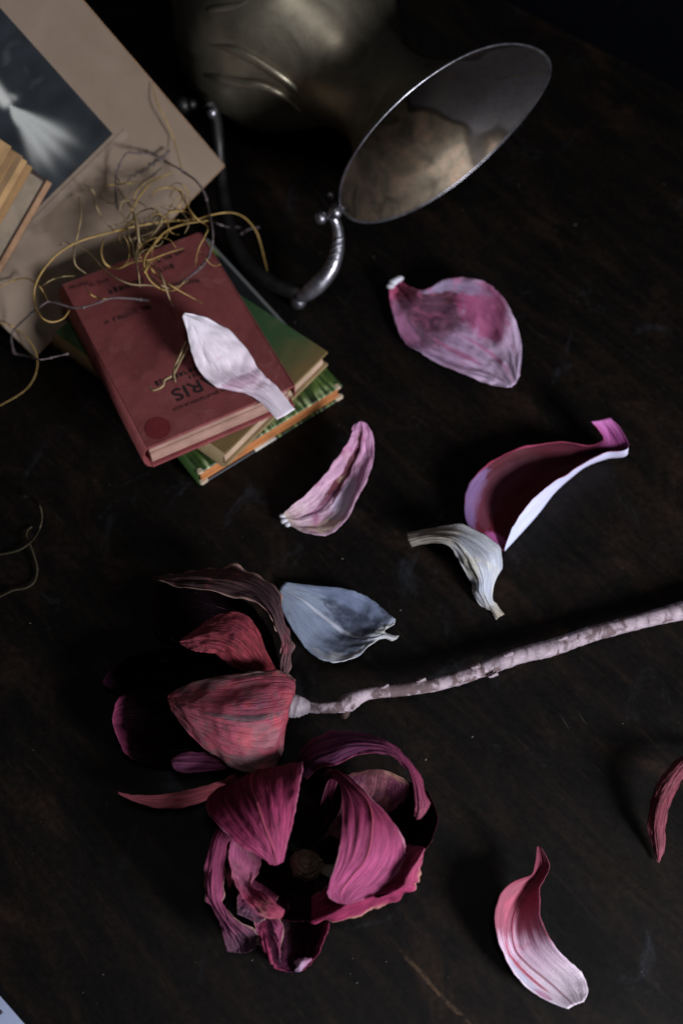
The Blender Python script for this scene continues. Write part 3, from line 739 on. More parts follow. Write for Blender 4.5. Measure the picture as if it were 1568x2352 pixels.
# ------------------------------------------------------------------ loose petals
BUR, ROSE, PINK, LAV, PALE, WHITE = (.085, .010, .024), (.26, .040, .085), (.50, .16, .30), (.46, .36, .60), (.70, .56, .70), (.80, .78, .86)
M = {}
M['white_pink'] = petal_mat('petal_white_pink', vstr=0.04, stops=[(0, (.78, .72, .80)), (.25, (.72, .60, .70)), (.4, (.70, .58, .68)), (.55, (.86, .77, .85)), (1, (.88, .84, .92))], fibre=.05, trans=.18, bump=.25, blot=((.70, .52, .62), 60, .60, .5), seed=1., patch=((.45, .36, .5, .07, (.42, .26, .35), .8), (.6, .26, .3, .05, (.50, .36, .44), .6), (.3, .17, .3, .05, (.62, .50, .60), .6)))
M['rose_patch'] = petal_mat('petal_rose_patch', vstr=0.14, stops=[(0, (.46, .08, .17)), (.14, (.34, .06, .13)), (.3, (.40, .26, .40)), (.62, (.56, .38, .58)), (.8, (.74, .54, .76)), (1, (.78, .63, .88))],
    fibre=.16, trans=.10, blot=((.52, .16, .30), 44, .58, .7), seed=2., bump=.7, patch=((.72, .30, .46, .26, (.050, .008, .014), .97), (.40, .36, .42, .20, (.12, .050, .085), .80), (.80, .64, .24, .15, (.40, .07, .19), .85), (.92, .44, .07, .18, (.36, .28, .44), .8), (.12, .30, .12, .2, (.40, .16, .30), .7), (.50, .80, .03, .22, (.58, .22, .40), .8), (.30, .62, .03, .16, (.52, .16, .32), .8)))  # dark centre patches: burgundy stain plus painted shade of the raised rim
M['crumpled'] = petal_mat('petal_crumpled', vstr=0.16, stops=[(0, (.62, .52, .46)), (.2, (.62, .42, .54)), (.5, (.56, .32, .46)), (1, (.62, .30, .52))], fibre=.25, trans=.12, blot=((.42, .14, .26), 60, .57, .8), blot2=((.62, .50, .34), 40, .62, .6), seed=3., fscale=22, bump=.8, patch=((.42, .58, .17, .34, (.10, .016, .024), .95), (.5, .25, .05, .2, (.20, .08, .16), .8), (.85, .30, .12, .2, (.58, .46, .34), .8), (.75, .45, .15, .14, (.60, .54, .70), .7)))  # the dark patch paints shade into the groove
M['folded_in'] = petal_mat('petal_folded_inside', vstr=0.1, stops=[(0, (.10, .012, .020)), (.45, (.075, .008, .016)), (.75, (.045, .005, .016)), (.86, (.26, .055, .19)), (1, (.46, .14, .38))], edge=(.36, .05, .11), edgew=.03, fibre=.2, seed=4., trans=.06, bump=.3, patch=((.02, .24, .16, .14, (.20, .13, .30), .75), (.25, .3, .15, .2, (.12, .035, .06), .6), (.35, .06, .2, .05, (.42, .10, .30), .8)))  # lavender patch at the left bulge paints the light falling there
M['folded_out'] = petal_mat('petal_folded_outside', vstr=0.03, stops=[(0, (.56, .61, .84)), (1, (.60, .55, .74))], fibre=.10, seed=4., trans=.08, bump=.3)
M['cream'] = petal_mat('petal_cream', vstr=0.14, stops=[(0, (.22, .195, .165)), (.22, (.34, .31, .27)), (.38, (.46, .48, .52)), (.7, (.50, .55, .66)), (.85, (.50, .50, .50)), (1, (.44, .40, .32))], fibre=.22, trans=.10, blot=((.66, .62, .50), 40, .58, .6), seed=5., fscale=40, bump=.7, patch=((.25, .5, .2, .12, (.66, .64, .54), .8), (.6, .42, .2, .12, (.34, .36, .42), .7)))
M['blue'] = petal_mat('petal_blue', vstr=0.1, stops=[(0, (.30, .36, .47)), (.45, (.24, .29, .40)), (.7, (.38, .41, .46)), (1, (.50, .49, .50))], fibre=.12, trans=.10, rib=(.56, .58, .66), ribw=.03, seed=6., bump=.5, blot=((.24, .30, .44), 60, .56, .4), patch=((.76, .46, .28, .26, (.045, .055, .085), .92), (.90, .28, .14, .22, (.18, .22, .34), .8), (.32, .54, .20, .20, (.095, .11, .15), .9), (.06, .62, .12, .24, (.52, .53, .55), .8), (.85, .74, .2, .12, (.42, .42, .42), .8)))  # dark and pale patches paint the shading of the cupped fold
M['scoop_in'] = petal_mat('petal_scoop_inside', vstr=0.14, stops=[(0, (.14, .028, .05)), (.36, (.26, .05, .085)), (.52, (.30, .10, .15)), (.60, (.66, .48, .62)), (.8, (.88, .74, .86)), (1, (.88, .76, .87))], fibre=.16, patch=((.16, .40, .16, .18, (.30, .09, .13), .9), (.28, .72, .05, .16, (.46, .08, .14), .9), (.12, .74, .10, .10, (.56, .56, .72), .8), (.10, .86, .10, .05, (.56, .22, .40), .7)), rib=(.30, .055, .10), ribw=.025, seed=7., blot=((.50, .10, .17), 40, .64, .7), trans=.12)
M['scoop_out'] = petal_mat('petal_scoop_outside', vstr=0.06, stops=[(0, (.40, .25, .35)), (.3, (.74, .76, .88)), (1, (.78, .76, .88))], fibre=.12, seed=7.)
M['red_strip'] = petal_mat('petal_red_strip', [(0, (.26, .07, .10)), (.4, (.19, .036, .055)), (1, (.24, .07, .09))], fibre=.45, seed=8., fscale=30, bump=.9, blot=((.30, .13, .16), 70, .6, .6))
M_nub = flat('petal_stub', (.62, .62, .70), .7, .4, 300, .3, .6)

petal('fallen_petal', [
    [(636, 964, 6.05), (657, 953, 6.2), (677, 940, 6.1)], [(592, 918, 6.15), (616, 908, 6.55), (640, 896, 6.3)], [(543, 897, 6.3), (578, 885, 6.85), (610, 868, 6.5)],
    [(494, 886, 6.7), (543, 866, 7.1), (589, 842, 6.8)], [(457, 850, 7.1), (513, 828, 7.5), (564, 801, 7.2)], [(439, 806, 7.9), (482, 785, 8.2), (521, 757, 7.8)],
    [(429, 760, 8.7), (448, 745, 8.8), (468, 728, 8.6)], [(418, 727, 9.2), (420, 723, 9.2), (424, 718, 9.2)]], M['white_pink'] and [M['white_pink'], M['white_pink']],
    None, .0007, 4, .0008, seed=1, crumple=.0015, nu=50, nv=70)
put(bpy.data.objects['fallen_petal'], 'pale pinkish white petal lying across the red book', 'petal', 'fallen petals')
def loose(rows, mf, mb, label, **kw):
    o = petal('fallen_petal', rows, [mf, mb], None, **kw); put(o, label, 'petal', 'fallen petals'); return o
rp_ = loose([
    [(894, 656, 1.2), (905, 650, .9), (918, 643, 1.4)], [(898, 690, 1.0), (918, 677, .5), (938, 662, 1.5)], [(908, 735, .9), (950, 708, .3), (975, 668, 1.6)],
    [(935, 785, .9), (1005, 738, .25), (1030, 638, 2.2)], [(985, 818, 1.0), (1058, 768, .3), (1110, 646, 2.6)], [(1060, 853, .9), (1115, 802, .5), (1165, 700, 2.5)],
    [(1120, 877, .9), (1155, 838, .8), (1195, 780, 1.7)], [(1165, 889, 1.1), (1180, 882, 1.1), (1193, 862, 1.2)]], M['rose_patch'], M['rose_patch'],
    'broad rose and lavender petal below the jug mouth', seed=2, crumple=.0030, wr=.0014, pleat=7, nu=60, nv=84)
for k, (x, y, r) in enumerate(((897, 657, .0028), (903, 648, .0032), (911, 643, .0030), (918, 639, .0026))): ball('petal_stub', P(x, y, .014), r, M_nub, rp_, (1.2, .8, .8), 10)
cp_ = loose([
    [(649, 1180, .9), (653, 1190, .5), (658, 1203, .6)], [(672, 1158, 1.5), (690, 1188, .5), (700, 1227, .5)], [(712, 1125, 2.0), (738, 1165, .6), (755, 1231, .5)],
    [(750, 1080, 2.4), (770, 1128, .7), (802, 1195, .8)], [(782, 1035, 2.6), (803, 1080, 1.0), (840, 1122, 1.4)], [(803, 1000, 2.8), (822, 1035, 1.6), (858, 1055, 1.8)],
    [(806, 985, 2.9), (828, 995, 2.4), (857, 1002, 2.4)], [(815, 974, 3.0), (828, 967, 3.0), (841, 972, 2.9)]], M['crumpled'], M['crumpled'],
    'crumpled pink petal with a dark groove beside the book stack', seed=3, wr=.0026, pleat=5, crumple=.0034, nu=60, nv=84)
for k, (x, y, r) in enumerate(((648, 1186, .0024), (652, 1197, .0028), (660, 1205, .0022))): ball('petal_stub', P(x, y, .006), r, M_nub, cp_, (1, .8, .8), 10)
loose([
    [(1150, 1262, .5), (1154, 1264, .3), (1158, 1266, .2), (1158, 1263, .6)], [(1085, 1222, 1.5), (1130, 1225, .5), (1178, 1243, .1), (1172, 1222, 1.5)],
    [(1066, 1165, 1.6), (1125, 1180, .5), (1205, 1212, .1), (1192, 1186, 2.4)], [(1080, 1108, 2.0), (1150, 1125, .5), (1235, 1176, .1), (1222, 1149, 2.9)],
    [(1122, 1064, 2.0), (1195, 1090, .5), (1268, 1133, .1), (1258, 1116, 3.0)], [(1190, 1030, 1.8), (1250, 1065, .5), (1308, 1096, .1), (1300, 1089, 2.8)],
    [(1285, 1014, 2.0), (1315, 1045, .7), (1345, 1070, .2), (1345, 1062, 1.8)], [(1350, 1023, 1.6), (1365, 1040, .7), (1395, 1052, .4), (1392, 1040, 1.8)],
    [(1385, 1010, 2.2), (1400, 1025, 1.6), (1437, 1044, 1.4), (1440, 1030, 2.4)], [(1372, 985, 3.0), (1395, 990, 2.6), (1415, 1000, 2.6), (1428, 988, 3.2)],
    [(1357, 968, 3.4), (1375, 966, 3.4), (1390, 962, 3.4), (1400, 958, 3.4)]], M['folded_in'], M['folded_out'],
    'large folded petal, burgundy inside and white outside, tip curled over', seed=4, wr=.0003, rib=0, nu=48, nv=72, flip=False)
loose([
    [(945, 1257, 2.0), (936, 1240, 2.3), (932, 1224, 2.1)], [(968, 1251, 2.3), (965, 1233, 2.6), (965, 1217, 2.2)], [(1000, 1246, 2.9), (1005, 1228, 3.1), (1012, 1208, 2.4)],
    [(1029, 1254, 3.1), (1048, 1235, 3.5), (1060, 1204, 2.6)], [(1045, 1278, 2.7), (1080, 1262, 3.5), (1115, 1228, 2.5)], [(1060, 1306, 2.1), (1103, 1298, 3.1), (1150, 1258, 2.1)],
    [(1077, 1338, 1.3), (1112, 1330, 2.3), (1154, 1300, 1.4)], [(1083, 1362, .7), (1112, 1358, 1.5), (1134, 1340, .8)], [(1103, 1393, .3), (1122, 1385, .8), (1131, 1378, .5)],
    [(1123, 1402, .2), (1131, 1400, .6), (1140, 1388, .3)], [(1139, 1424, .15), (1147, 1417, .3), (1158, 1411, .15)]], M['cream'], M['folded_out'],
    'cream grey petal arched over the table beside the folded burgundy petal', seed=5, wr=.0012, crumple=.0014, nu=40, nv=66)
loose([
    [(640, 1375, .5), (642, 1352, .4), (655, 1337, .5)], [(655, 1415, .9), (690, 1375, .5), (720, 1345, .9)], [(685, 1465, 1.2), (735, 1410, .4), (790, 1352, 1.3)],
    [(725, 1507, 1.5), (778, 1443, .4), (845, 1372, 1.4)], [(772, 1519, 1.7), (808, 1458, .6), (890, 1408, 1.4)], [(820, 1505, 1.5), (835, 1462, .9), (907, 1425, 1.3)],
    [(850, 1482, 1.2), (858, 1462, 1.1), (895, 1440, 1.2)], [(880, 1468, .9), (882, 1460, 1.2), (886, 1452, .9)], [(900, 1473, .7), (910, 1468, .9), (916, 1460, .7)]], M['blue'], M['blue'],
    'bluish grey petal with a pale midrib next to the dark red flower', seed=6, wr=.0008, crumple=.0016, rib=-.0010, nu=44, nv=64)
loose([
    [(1233, 1945, 3.2), (1236, 1944, 3.1), (1241, 1945, 3.2)], [(1229, 1979, 2.6), (1243, 1985, 2.2), (1261, 1985, 2.8)], [(1218, 2012, 2.2), (1233, 2012, 1.5), (1256, 2010, 2.4)],
    [(1168, 2032, 2.6), (1208, 2050, 1.0), (1242, 2040, 2.2)], [(1143, 2075, 2.6), (1187, 2085, .6), (1240, 2085, 2.0)], [(1137, 2120, 2.4), (1176, 2125, .3), (1250, 2130, 1.8)],
    [(1150, 2178, 1.8), (1182, 2180, .2), (1275, 2175, 1.5)], [(1175, 2230, 1.4), (1213, 2218, .4), (1306, 2208, 1.4)], [(1213, 2273, 1.2), (1258, 2255, .7), (1336, 2238, 1.4)],
    [(1262, 2302, 1.3), (1292, 2285, 1.0), (1350, 2275, 1.5)], [(1305, 2318, 1.5), (1318, 2310, 1.4), (1340, 2302, 1.5)]], M['scoop_in'], M['scoop_out'],
    'long scooped petal shading from burgundy to pale pink, nearest the right corner', seed=7, wr=.0008, nu=40, nv=72)
loose([
    [(1508, 1978, .3), (1511, 1982, .3), (1514, 1978, .3)], [(1499, 1940, .6), (1510, 1945, 1.0), (1521, 1950, .6)], [(1490, 1895, 1.2), (1506, 1902, 1.7), (1522, 1910, 1.1)],
    [(1497, 1842, 1.9), (1515, 1846, 2.4), (1533, 1850, 1.7)], [(1508, 1807, 2.2), (1530, 1808, 2.7), (1551, 1808, 2.0)], [(1537, 1763, 2.2), (1556, 1769, 2.7), (1578, 1775, 2.0)],
    [(1575, 1735, 1.6), (1592, 1742, 2.0), (1612, 1750, 1.5)], [(1640, 1712, .6), (1645, 1720, .8), (1650, 1728, .6)]], M['red_strip'], M['red_strip'],
    'narrow dull red petal cut off by the right edge', seed=8, wr=.0016, pleat=5, crumple=.0014, nu=40, nv=66)

# ------------------------------------------------------------------ flower lying on its side with its twig
GREYRED = (.25, .15, .155)
MA = {}
MA['front'] = petal_mat('petal_outer_worn', [(0, (.34, .056, .072)), (.2, (.31, .058, .090)), (.6, (.35, .074, .118)), (1, (.42, .11, .16))], fibre=.24, fscale=62, veins=16, vstr=.28, blot=((.20, .12, .13), 120, .55, .55), blot2=((.46, .075, .10), 95, .56, .7), edge=(.20, .13, .12), edgew=.05, seed=11., bump=.9, patch=((.94, .40, .09, .34, (.15, .11, .118), .75), (.50, .42, .035, .26, (.085, .070, .080), .85), (.06, .72, .10, .22, (.14, .075, .085), .85), (.03, .35, .04, .3, (.035, .028, .026), .9), (.70, .35, .14, .16, (.25, .14, .155), .55), (.34, .40, .12, .1, (.20, .06, .10), .7)))
MA['red'] = petal_mat('petal_red', [(0, (.20, .018, .028)), (.4, (.30, .042, .060)), (1, (.34, .07, .10))], fibre=.55, fscale=50, blot=((.09, .022, .04), 34, .58, .8), seed=12., bump=.8)
MA['dark'] = petal_mat('petal_dark_dry', [(0, (.17, .085, .095)), (.45, (.060, .030, .036)), (1, (.11, .055, .055))], fibre=.55, fscale=44, blot=((.30, .07, .10), 50, .60, .8), blot2=((.020, .012, .014), 34, .57, .8), edge=(.42, .26, .22), edgew=.14, seed=13., bump=.9)
MA['black'] = petal_mat('petal_shade_black', [(0, (.004, .0015, .002)), (.75, (.006, .002, .004)), (1, (.030, .006, .020))], fibre=.4, seed=14., spec=.03)  # dark dry skin, blackened further to paint the front petal's shade
MA['plum'] = petal_mat('petal_plum_lit_rim', [(0, (.006, .002, .003)), (.70, (.010, .002, .005)), (.84, (.20, .035, .085)), (1, (.32, .065, .14))], fibre=.35, seed=15., spec=.05)  # painted shade up to the rim, painted light on the rim
MA['pink'] = petal_mat('petal_mauve_pink', [(0, (.28, .06, .16)), (1, (.46, .14, .31))], fibre=.3, fscale=26, seed=16., rib=(.05, .015, .03), ribw=.03)
MA['coral'] = petal_mat('petal_coral', [(0, (.11, .025, .030)), (.35, (.30, .06, .075)), (1, (.40, .10, .13))], fibre=.45, seed=17., edge=(.10, .04, .04), edgew=.10)
flA = empty('dried_magnolia', P(660, 1640), 'dark red dried magnolia on its side with a long pale bare twig', 'flower')
def pA(rows, mf, mb=None, **kw): return petal('petal', rows, [mf, mb or mf], flA, **kw)
# dark petals on the far side
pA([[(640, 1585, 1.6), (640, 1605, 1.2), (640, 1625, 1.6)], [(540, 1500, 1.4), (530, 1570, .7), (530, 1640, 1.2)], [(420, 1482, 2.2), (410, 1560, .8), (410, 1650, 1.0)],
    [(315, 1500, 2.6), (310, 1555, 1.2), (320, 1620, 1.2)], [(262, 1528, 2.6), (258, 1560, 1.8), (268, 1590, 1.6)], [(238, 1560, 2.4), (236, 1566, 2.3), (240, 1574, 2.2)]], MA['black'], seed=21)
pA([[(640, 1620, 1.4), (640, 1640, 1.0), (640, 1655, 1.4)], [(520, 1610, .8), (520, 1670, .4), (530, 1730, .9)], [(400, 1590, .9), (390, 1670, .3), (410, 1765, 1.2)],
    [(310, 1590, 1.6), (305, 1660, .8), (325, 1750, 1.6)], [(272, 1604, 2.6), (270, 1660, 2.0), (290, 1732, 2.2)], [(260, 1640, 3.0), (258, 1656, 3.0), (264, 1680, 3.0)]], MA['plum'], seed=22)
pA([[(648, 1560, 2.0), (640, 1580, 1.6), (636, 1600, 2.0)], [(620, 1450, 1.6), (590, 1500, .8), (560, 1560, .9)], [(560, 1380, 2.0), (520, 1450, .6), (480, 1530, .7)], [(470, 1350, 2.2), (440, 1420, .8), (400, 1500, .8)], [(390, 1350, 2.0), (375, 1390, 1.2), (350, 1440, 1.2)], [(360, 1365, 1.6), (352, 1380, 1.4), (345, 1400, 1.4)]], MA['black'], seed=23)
# arching dark outer petal
pA([[(643, 1546, 2.2), (652, 1548, 2.6), (661, 1546, 2.2)], [(641, 1518, 2.8), (655, 1514, 3.0), (668, 1508, 2.4)], [(647, 1480, 3.4), (659, 1478, 3.5), (668, 1476, 2.6)], [(634, 1440, 4.1), (645, 1437, 4.2), (652, 1436, 3.1)],
    [(617, 1410, 4.6), (632, 1398, 4.7), (639, 1388, 3.3)], [(584, 1384, 4.8), (604, 1364, 4.8), (613, 1345, 3.2)], [(540, 1374, 4.8), (555, 1340, 4.6), (562, 1311, 3.0)], [(482, 1359, 4.4), (488, 1330, 4.2), (494, 1303, 2.7)],
    [(424, 1352, 3.8), (428, 1330, 3.6), (434, 1309, 2.5)], [(374, 1338, 3.0), (378, 1330, 3.0), (384, 1320, 2.5)], [(350, 1329, 2.6), (350, 1328, 2.6), (352, 1325, 2.5)]], MA['dark'], seed=24, wr=.0030, pleat=7, ripple=.0030, nu=52, nv=90, crumple=.0024)
# red inner petal
pA([[(634, 1538, 3.0), (612, 1548, 3.0), (592, 1552, 2.6)], [(614, 1497, 4.2), (586, 1515, 4.3), (551, 1542, 3.6)], [(593, 1440, 5.0), (556, 1480, 5.3), (521, 1524, 4.3)], [(556, 1407, 5.2), (526, 1460, 5.6), (489, 1504, 4.7)],
    [(506, 1408, 5.0), (481, 1455, 5.3), (456, 1498, 4.8)], [(456, 1441, 4.6), (441, 1467, 4.9), (432, 1490, 4.7)], [(414, 1471, 4.5), (412, 1475, 4.5), (414, 1480, 4.5)]], MA['red'], seed=25, wr=.0016, pleat=5, nu=44, nv=70, crumple=.0014)
# lower petals
pA([[(590, 1720, 2.2), (585, 1735, 2.2), (580, 1750, 2.2)], [(520, 1735, 3.2), (515, 1752, 3.4), (508, 1768, 3.1)], [(476, 1730, 3.5), (470, 1750, 3.8), (462, 1773, 3.3)], [(430, 1727, 3.5), (425, 1750, 3.8), (424, 1776, 3.3)], [(404, 1738, 3.4), (400, 1750, 3.6), (402, 1768, 3.3)], [(394, 1747, 3.4), (393, 1751, 3.4), (395, 1758, 3.4)]], MA['pink'], seed=26)
pA([[(600, 1745, 2.0), (600, 1755, 2.0), (600, 1765, 2.0)], [(545, 1772, 2.6), (552, 1785, 2.2), (560, 1800, 1.8)], [(505, 1795, 3.0), (505, 1812, 2.4), (500, 1828, 1.8)], [(440, 1812, 3.2), (442, 1830, 2.6), (440, 1850, 1.9)], [(368, 1826, 3.0), (370, 1840, 2.6), (368, 1857, 2.0)], [(305, 1826, 2.5), (308, 1834, 2.3), (310, 1842, 2.1)], [(270, 1819, 2.2), (270, 1821, 2.2), (272, 1824, 2.2)]], MA['coral'], seed=27, wr=.0009, pleat=5)
# broad worn front petal
pA([[(676, 1597, 4.0), (668, 1622, 3.9), (660, 1652, 3.9)], [(680, 1560, 4.6), (660, 1632, 5.5), (646, 1740, 3.8)], [(640, 1541, 5.1), (622, 1645, 6.3), (622, 1772, 4.2)], [(580, 1543, 5.4), (568, 1650, 6.8), (575, 1777, 4.5)], [(512, 1552, 5.5), (508, 1645, 6.9), (525, 1760, 4.8)],
    [(445, 1567, 5.5), (452, 1634, 6.5), (470, 1722, 5.1)], [(403, 1583, 5.4), (412, 1622, 6.0), (425, 1679, 5.3)], [(384, 1598, 5.4), (386, 1612, 5.5), (394, 1636, 5.4)]], MA['front'], seed=28, wr=.0010, pleat=6, nu=56, nv=84, crumple=.0018)
# receptacle and twig
def mat_bark():
    t = NT('peeling_bark'); ob = t.obj(); uv = t.uv()
    sp = t.n('SeparateXYZ'); t.set(sp.inputs[0], uv)
    dv = t.n('VectorMath', operation='DOT_PRODUCT'); t.set(dv.inputs[0], ob); dv.inputs[1].default_value = (.93, .36, 0)
    cb = t.n('CombineXYZ'); t.set(cb.inputs[0], t.math('MULTIPLY', dv.outputs['Value'], 150.)); t.set(cb.inputs[1], t.math('MULTIPLY', sp.outputs[0], 3.))
    ring = t.noise(cb.outputs[0], 1., 5, .65, .7)
    pt = t.noise(ob, 120., 6, .7, .8); lo = t.noise(ob, 30., 3, .5)
    c = t.ramp(ring, [(.30, (.11, .082, .092)), (.46, (.27, .215, .245)), (.7, (.40, .325, .37))])
    dark = t.sm(t.math('ADD', t.math('MULTIPLY', pt, .55), t.math('ADD', t.math('MULTIPLY', ring, -.25), t.math('MULTIPLY', lo, .45))), .37, .45)
    c = t.mix(t.math('MULTIPLY', dark, .88), c, (.085, .055, .055))
    fib = t.noise(t.mapv(uv, (30, 70, 1)), 1., 4, .6)
    c = t.mix(1., c, t.ramp(fib, [(.3, (.8,)*3), (.7, (1.05,)*3)]), 'MULTIPLY')
    return t.done(c, .75, 0, .25, t.bump(t.math('ADD', ring, t.math('MULTIPLY', pt, .4)), .35, .0010))
M_bark = mat_bark()
stem = tube('twig', HP([(690, 1624, 3.3), (730, 1626, 3.1), (775, 1624, 2.9), (800, 1614, 2.7), (845, 1594, 2.4), (930, 1584, 2.1), (1020, 1568, 1.8), (1100, 1541, 1.6), (1195, 1506, 1.4), (1270, 1487, 1.3), (1360, 1456, 1.2), (1470, 1427, 1.2), (1568, 1402, 1.2), (1680, 1372, 1.3)]),
     [.0036, .0034, .0036, .0058, .0037, .0041, .0043, .0047, .0052, .0056, .0051, .0049, .0060, .0064], M_bark, flA, 20, 220, .09, seed=3)
tube('receptacle', HP([(648, 1622, 3.3), (664, 1622, 3.35), (680, 1623, 3.35), (694, 1624, 3.3), (708, 1625, 3.2)]), [.0050, .0070, .0070, .0058, .0040], flat('pale_receptacle', (.44, .38, .43), .75, .4, 160, .25, .6), flA, 18, 30, .15)
M_scar = flat('dark_scar', (.050, .032, .028), .85, .4, 200, .2, .8)
petal('bract', [[(780, 1610, 2.6), (790, 1612, 3.1), (802, 1608, 2.9)], [(775, 1630, 2.2), (790, 1634, 2.7), (806, 1628, 2.4)], [(780, 1648, 1.7), (792, 1652, 1.9), (802, 1644, 1.8)]], [M_scar, M_scar], stem, nu=12, nv=14, seed=31)
for k, (x, y, z) in enumerate(((880, 1575, 2.6), (965, 1560, 2.4), (1090, 1528, 2.1), (1165, 1500, 2.0), (1290, 1464, 1.9), (1130, 1548, 1.9))):
    q = P(x, y, z/100.); petal('bark_flake', [[(x-14, y+2, z-.2), (x-10, y+7, z), (x-4, y+10, z-.2)], [(x-3, y-2, z-.05), (x+1, y+4, z+.12), (x+6, y+8, z-.1)], [(x+10, y-5, z+.05), (x+12, y-2, z+.15), (x+14, y+2, z)]], [M_bark, M_scar], stem, nu=8, nv=10, seed=40+k)

# ------------------------------------------------------------------ open flower facing up
MB = {}
MB['bright'] = petal_mat('petal_magenta', veins=17, vstr=.45, stops=[(0, (.10, .010, .030)), (.35, (.19, .018, .050)), (.6, (.38, .046, .135)), (1, (.47, .088, .205))], fibre=.5, fscale=80, rib=(.40, .085, .12), ribw=.016, seed=51., bump=.9, edge=(.40, .12, .20), edgew=.03)  # ramp darkens the base to paint the shade at the top
MB['mauve'] = petal_mat('petal_mauve', veins=17, vstr=.45, stops=[(0, (.10, .014, .040)), (.4, (.26, .032, .090)), (.7, (.43, .078, .205)), (1, (.48, .10, .24))], fibre=.45, fscale=80, rib=(.38, .075, .11), ribw=.016, seed=52., bump=.8, edge=(.44, .18, .24), edgew=.04)
MB['violet'] = petal_mat('petal_violet', [(0, (.045, .010, .030)), (.3, (.20, .050, .135)), (.7, (.27, .042, .105)), (1, (.38, .10, .16))], fibre=.5, fscale=40, seed=53., edge=(.30, .06, .12), edgew=.12, bump=.8)
MB['olive'] = petal_mat('petal_olive_pink', [(0, (.03, .006, .014)), (.7, (.20, .05, .10)), (1, (.27, .15, .09))], fibre=.4, fscale=26, blot=((.30, .11, .13), 60, .5, .7), blot2=((.055, .03, .05), 60, .60, .8), seed=54.)
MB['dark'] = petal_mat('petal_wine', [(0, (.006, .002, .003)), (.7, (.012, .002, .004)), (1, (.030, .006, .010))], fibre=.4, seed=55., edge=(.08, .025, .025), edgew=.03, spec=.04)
MB['crimson'] = petal_mat('petal_crimson', [(0, (.30, .028, .09)), (.6, (.38, .045, .13)), (1, (.42, .085, .16))], fibre=.4, fscale=50, seed=56., edge=(.42, .22, .17), edgew=.05, bump=.8)
MB['purple'] = petal_mat('petal_purple_dusk', [(0, (.20, .035, .085)), (.5, (.27, .050, .125)), (.75, (.12, .050, .085)), (1, (.15, .07, .11))], fibre=.35, fscale=44, seed=57., edge=(.34, .20, .17), edgew=.07)
MB['pinkin'] = petal_mat('petal_pink_inside', [(0, (.36, .08, .19)), (.4, (.40, .12, .20)), (.6, (.30, .035, .085)), (1, (.34, .06, .11))], fibre=.3, seed=58., blot=((.50, .36, .22), 40, .60, .6), edge=(.36, .10, .14), edgew=.06)
flB = empty('open_magnolia', P(705, 1985), 'open magenta dried magnolia facing up with a hollow dark centre', 'flower')
def pB(rows, mf, mb=None, **kw): return petal('petal', rows, [mf, mb or mf], flB, **kw)
c0_ = (702, 1985)
# wine-dark cup
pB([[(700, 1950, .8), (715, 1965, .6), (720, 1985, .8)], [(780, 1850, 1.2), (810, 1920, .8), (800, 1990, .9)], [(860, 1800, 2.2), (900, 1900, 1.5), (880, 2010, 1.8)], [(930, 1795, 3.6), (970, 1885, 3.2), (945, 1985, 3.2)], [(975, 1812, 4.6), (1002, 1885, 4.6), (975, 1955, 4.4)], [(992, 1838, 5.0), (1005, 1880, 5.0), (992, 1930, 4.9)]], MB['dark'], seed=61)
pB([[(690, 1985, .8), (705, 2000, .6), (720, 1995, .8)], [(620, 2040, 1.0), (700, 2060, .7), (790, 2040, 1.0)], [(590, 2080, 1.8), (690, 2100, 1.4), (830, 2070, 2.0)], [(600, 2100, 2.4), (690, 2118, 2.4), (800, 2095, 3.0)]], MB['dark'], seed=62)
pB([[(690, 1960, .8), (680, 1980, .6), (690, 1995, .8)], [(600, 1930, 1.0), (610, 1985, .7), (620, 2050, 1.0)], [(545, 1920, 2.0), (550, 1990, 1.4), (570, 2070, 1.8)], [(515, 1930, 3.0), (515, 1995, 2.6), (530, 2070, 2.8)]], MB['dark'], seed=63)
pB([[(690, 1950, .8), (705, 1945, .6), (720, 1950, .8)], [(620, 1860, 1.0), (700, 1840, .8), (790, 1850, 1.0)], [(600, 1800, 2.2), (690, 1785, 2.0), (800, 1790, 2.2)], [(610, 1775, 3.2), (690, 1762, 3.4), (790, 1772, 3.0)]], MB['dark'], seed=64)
# olive pink petal behind
pB([[(740, 1930, 1.0), (760, 1920, .8), (780, 1930, 1.0)], [(780, 1860, 2.0), (840, 1850, 1.8), (890, 1870, 2.0)], [(788, 1806, 3.0), (862, 1806, 3.2), (935, 1832, 3.0)], [(794, 1784, 3.6), (868, 1780, 4.0), (948, 1812, 3.6)], [(822, 1771, 3.9), (876, 1768, 4.3), (925, 1787, 4.0)]], MB['olive'], seed=65, wr=.001)
# bottom wine petal with curled lip
pB([[(620, 2060, 1.2), (680, 2050, 1.0), (740, 2060, 1.2)], [(598, 2120, 3.0), (680, 2115, 1.4), (752, 2110, 3.2)], [(603, 2165, 3.4), (675, 2160, 1.0), (746, 2148, 3.3)], [(615, 2200, 3.0), (672, 2200, .7), (729, 2188, 2.6)], [(634, 2219, 2.2), (672, 2222, .5), (714, 2211, 1.9)], [(657, 2232, 1.4), (674, 2234, .8), (690, 2231, 1.4)]],
   petal_mat('petal_wine_violet', [(0, (.012, .002, .006)), (.5, (.035, .005, .016)), (1, (.07, .012, .04))], fibre=.5, fscale=40, seed=66., edge=(.24, .035, .085), edgew=.26, spec=.08), seed=66, wr=.0012, pleat=4, ripple=.0005, crumple=.0016, nu=44, nv=60)
pB([[(674, 2211, 2.2), (680, 2222, 2.5), (674, 2232, 2.0)], [(686, 2204, 2.6), (690, 2215, 2.9), (688, 2232, 2.3)], [(703, 2202, 2.6), (704, 2209, 2.8), (702, 2219, 2.5)], [(716, 2202, 2.5), (716, 2204, 2.5), (715, 2207, 2.4)]], petal_mat('petal_lip', [(0, (.62, .45, .66)), (1, (.40, .14, .26))], fibre=.3, seed=67.), seed=67, nu=14, nv=18)
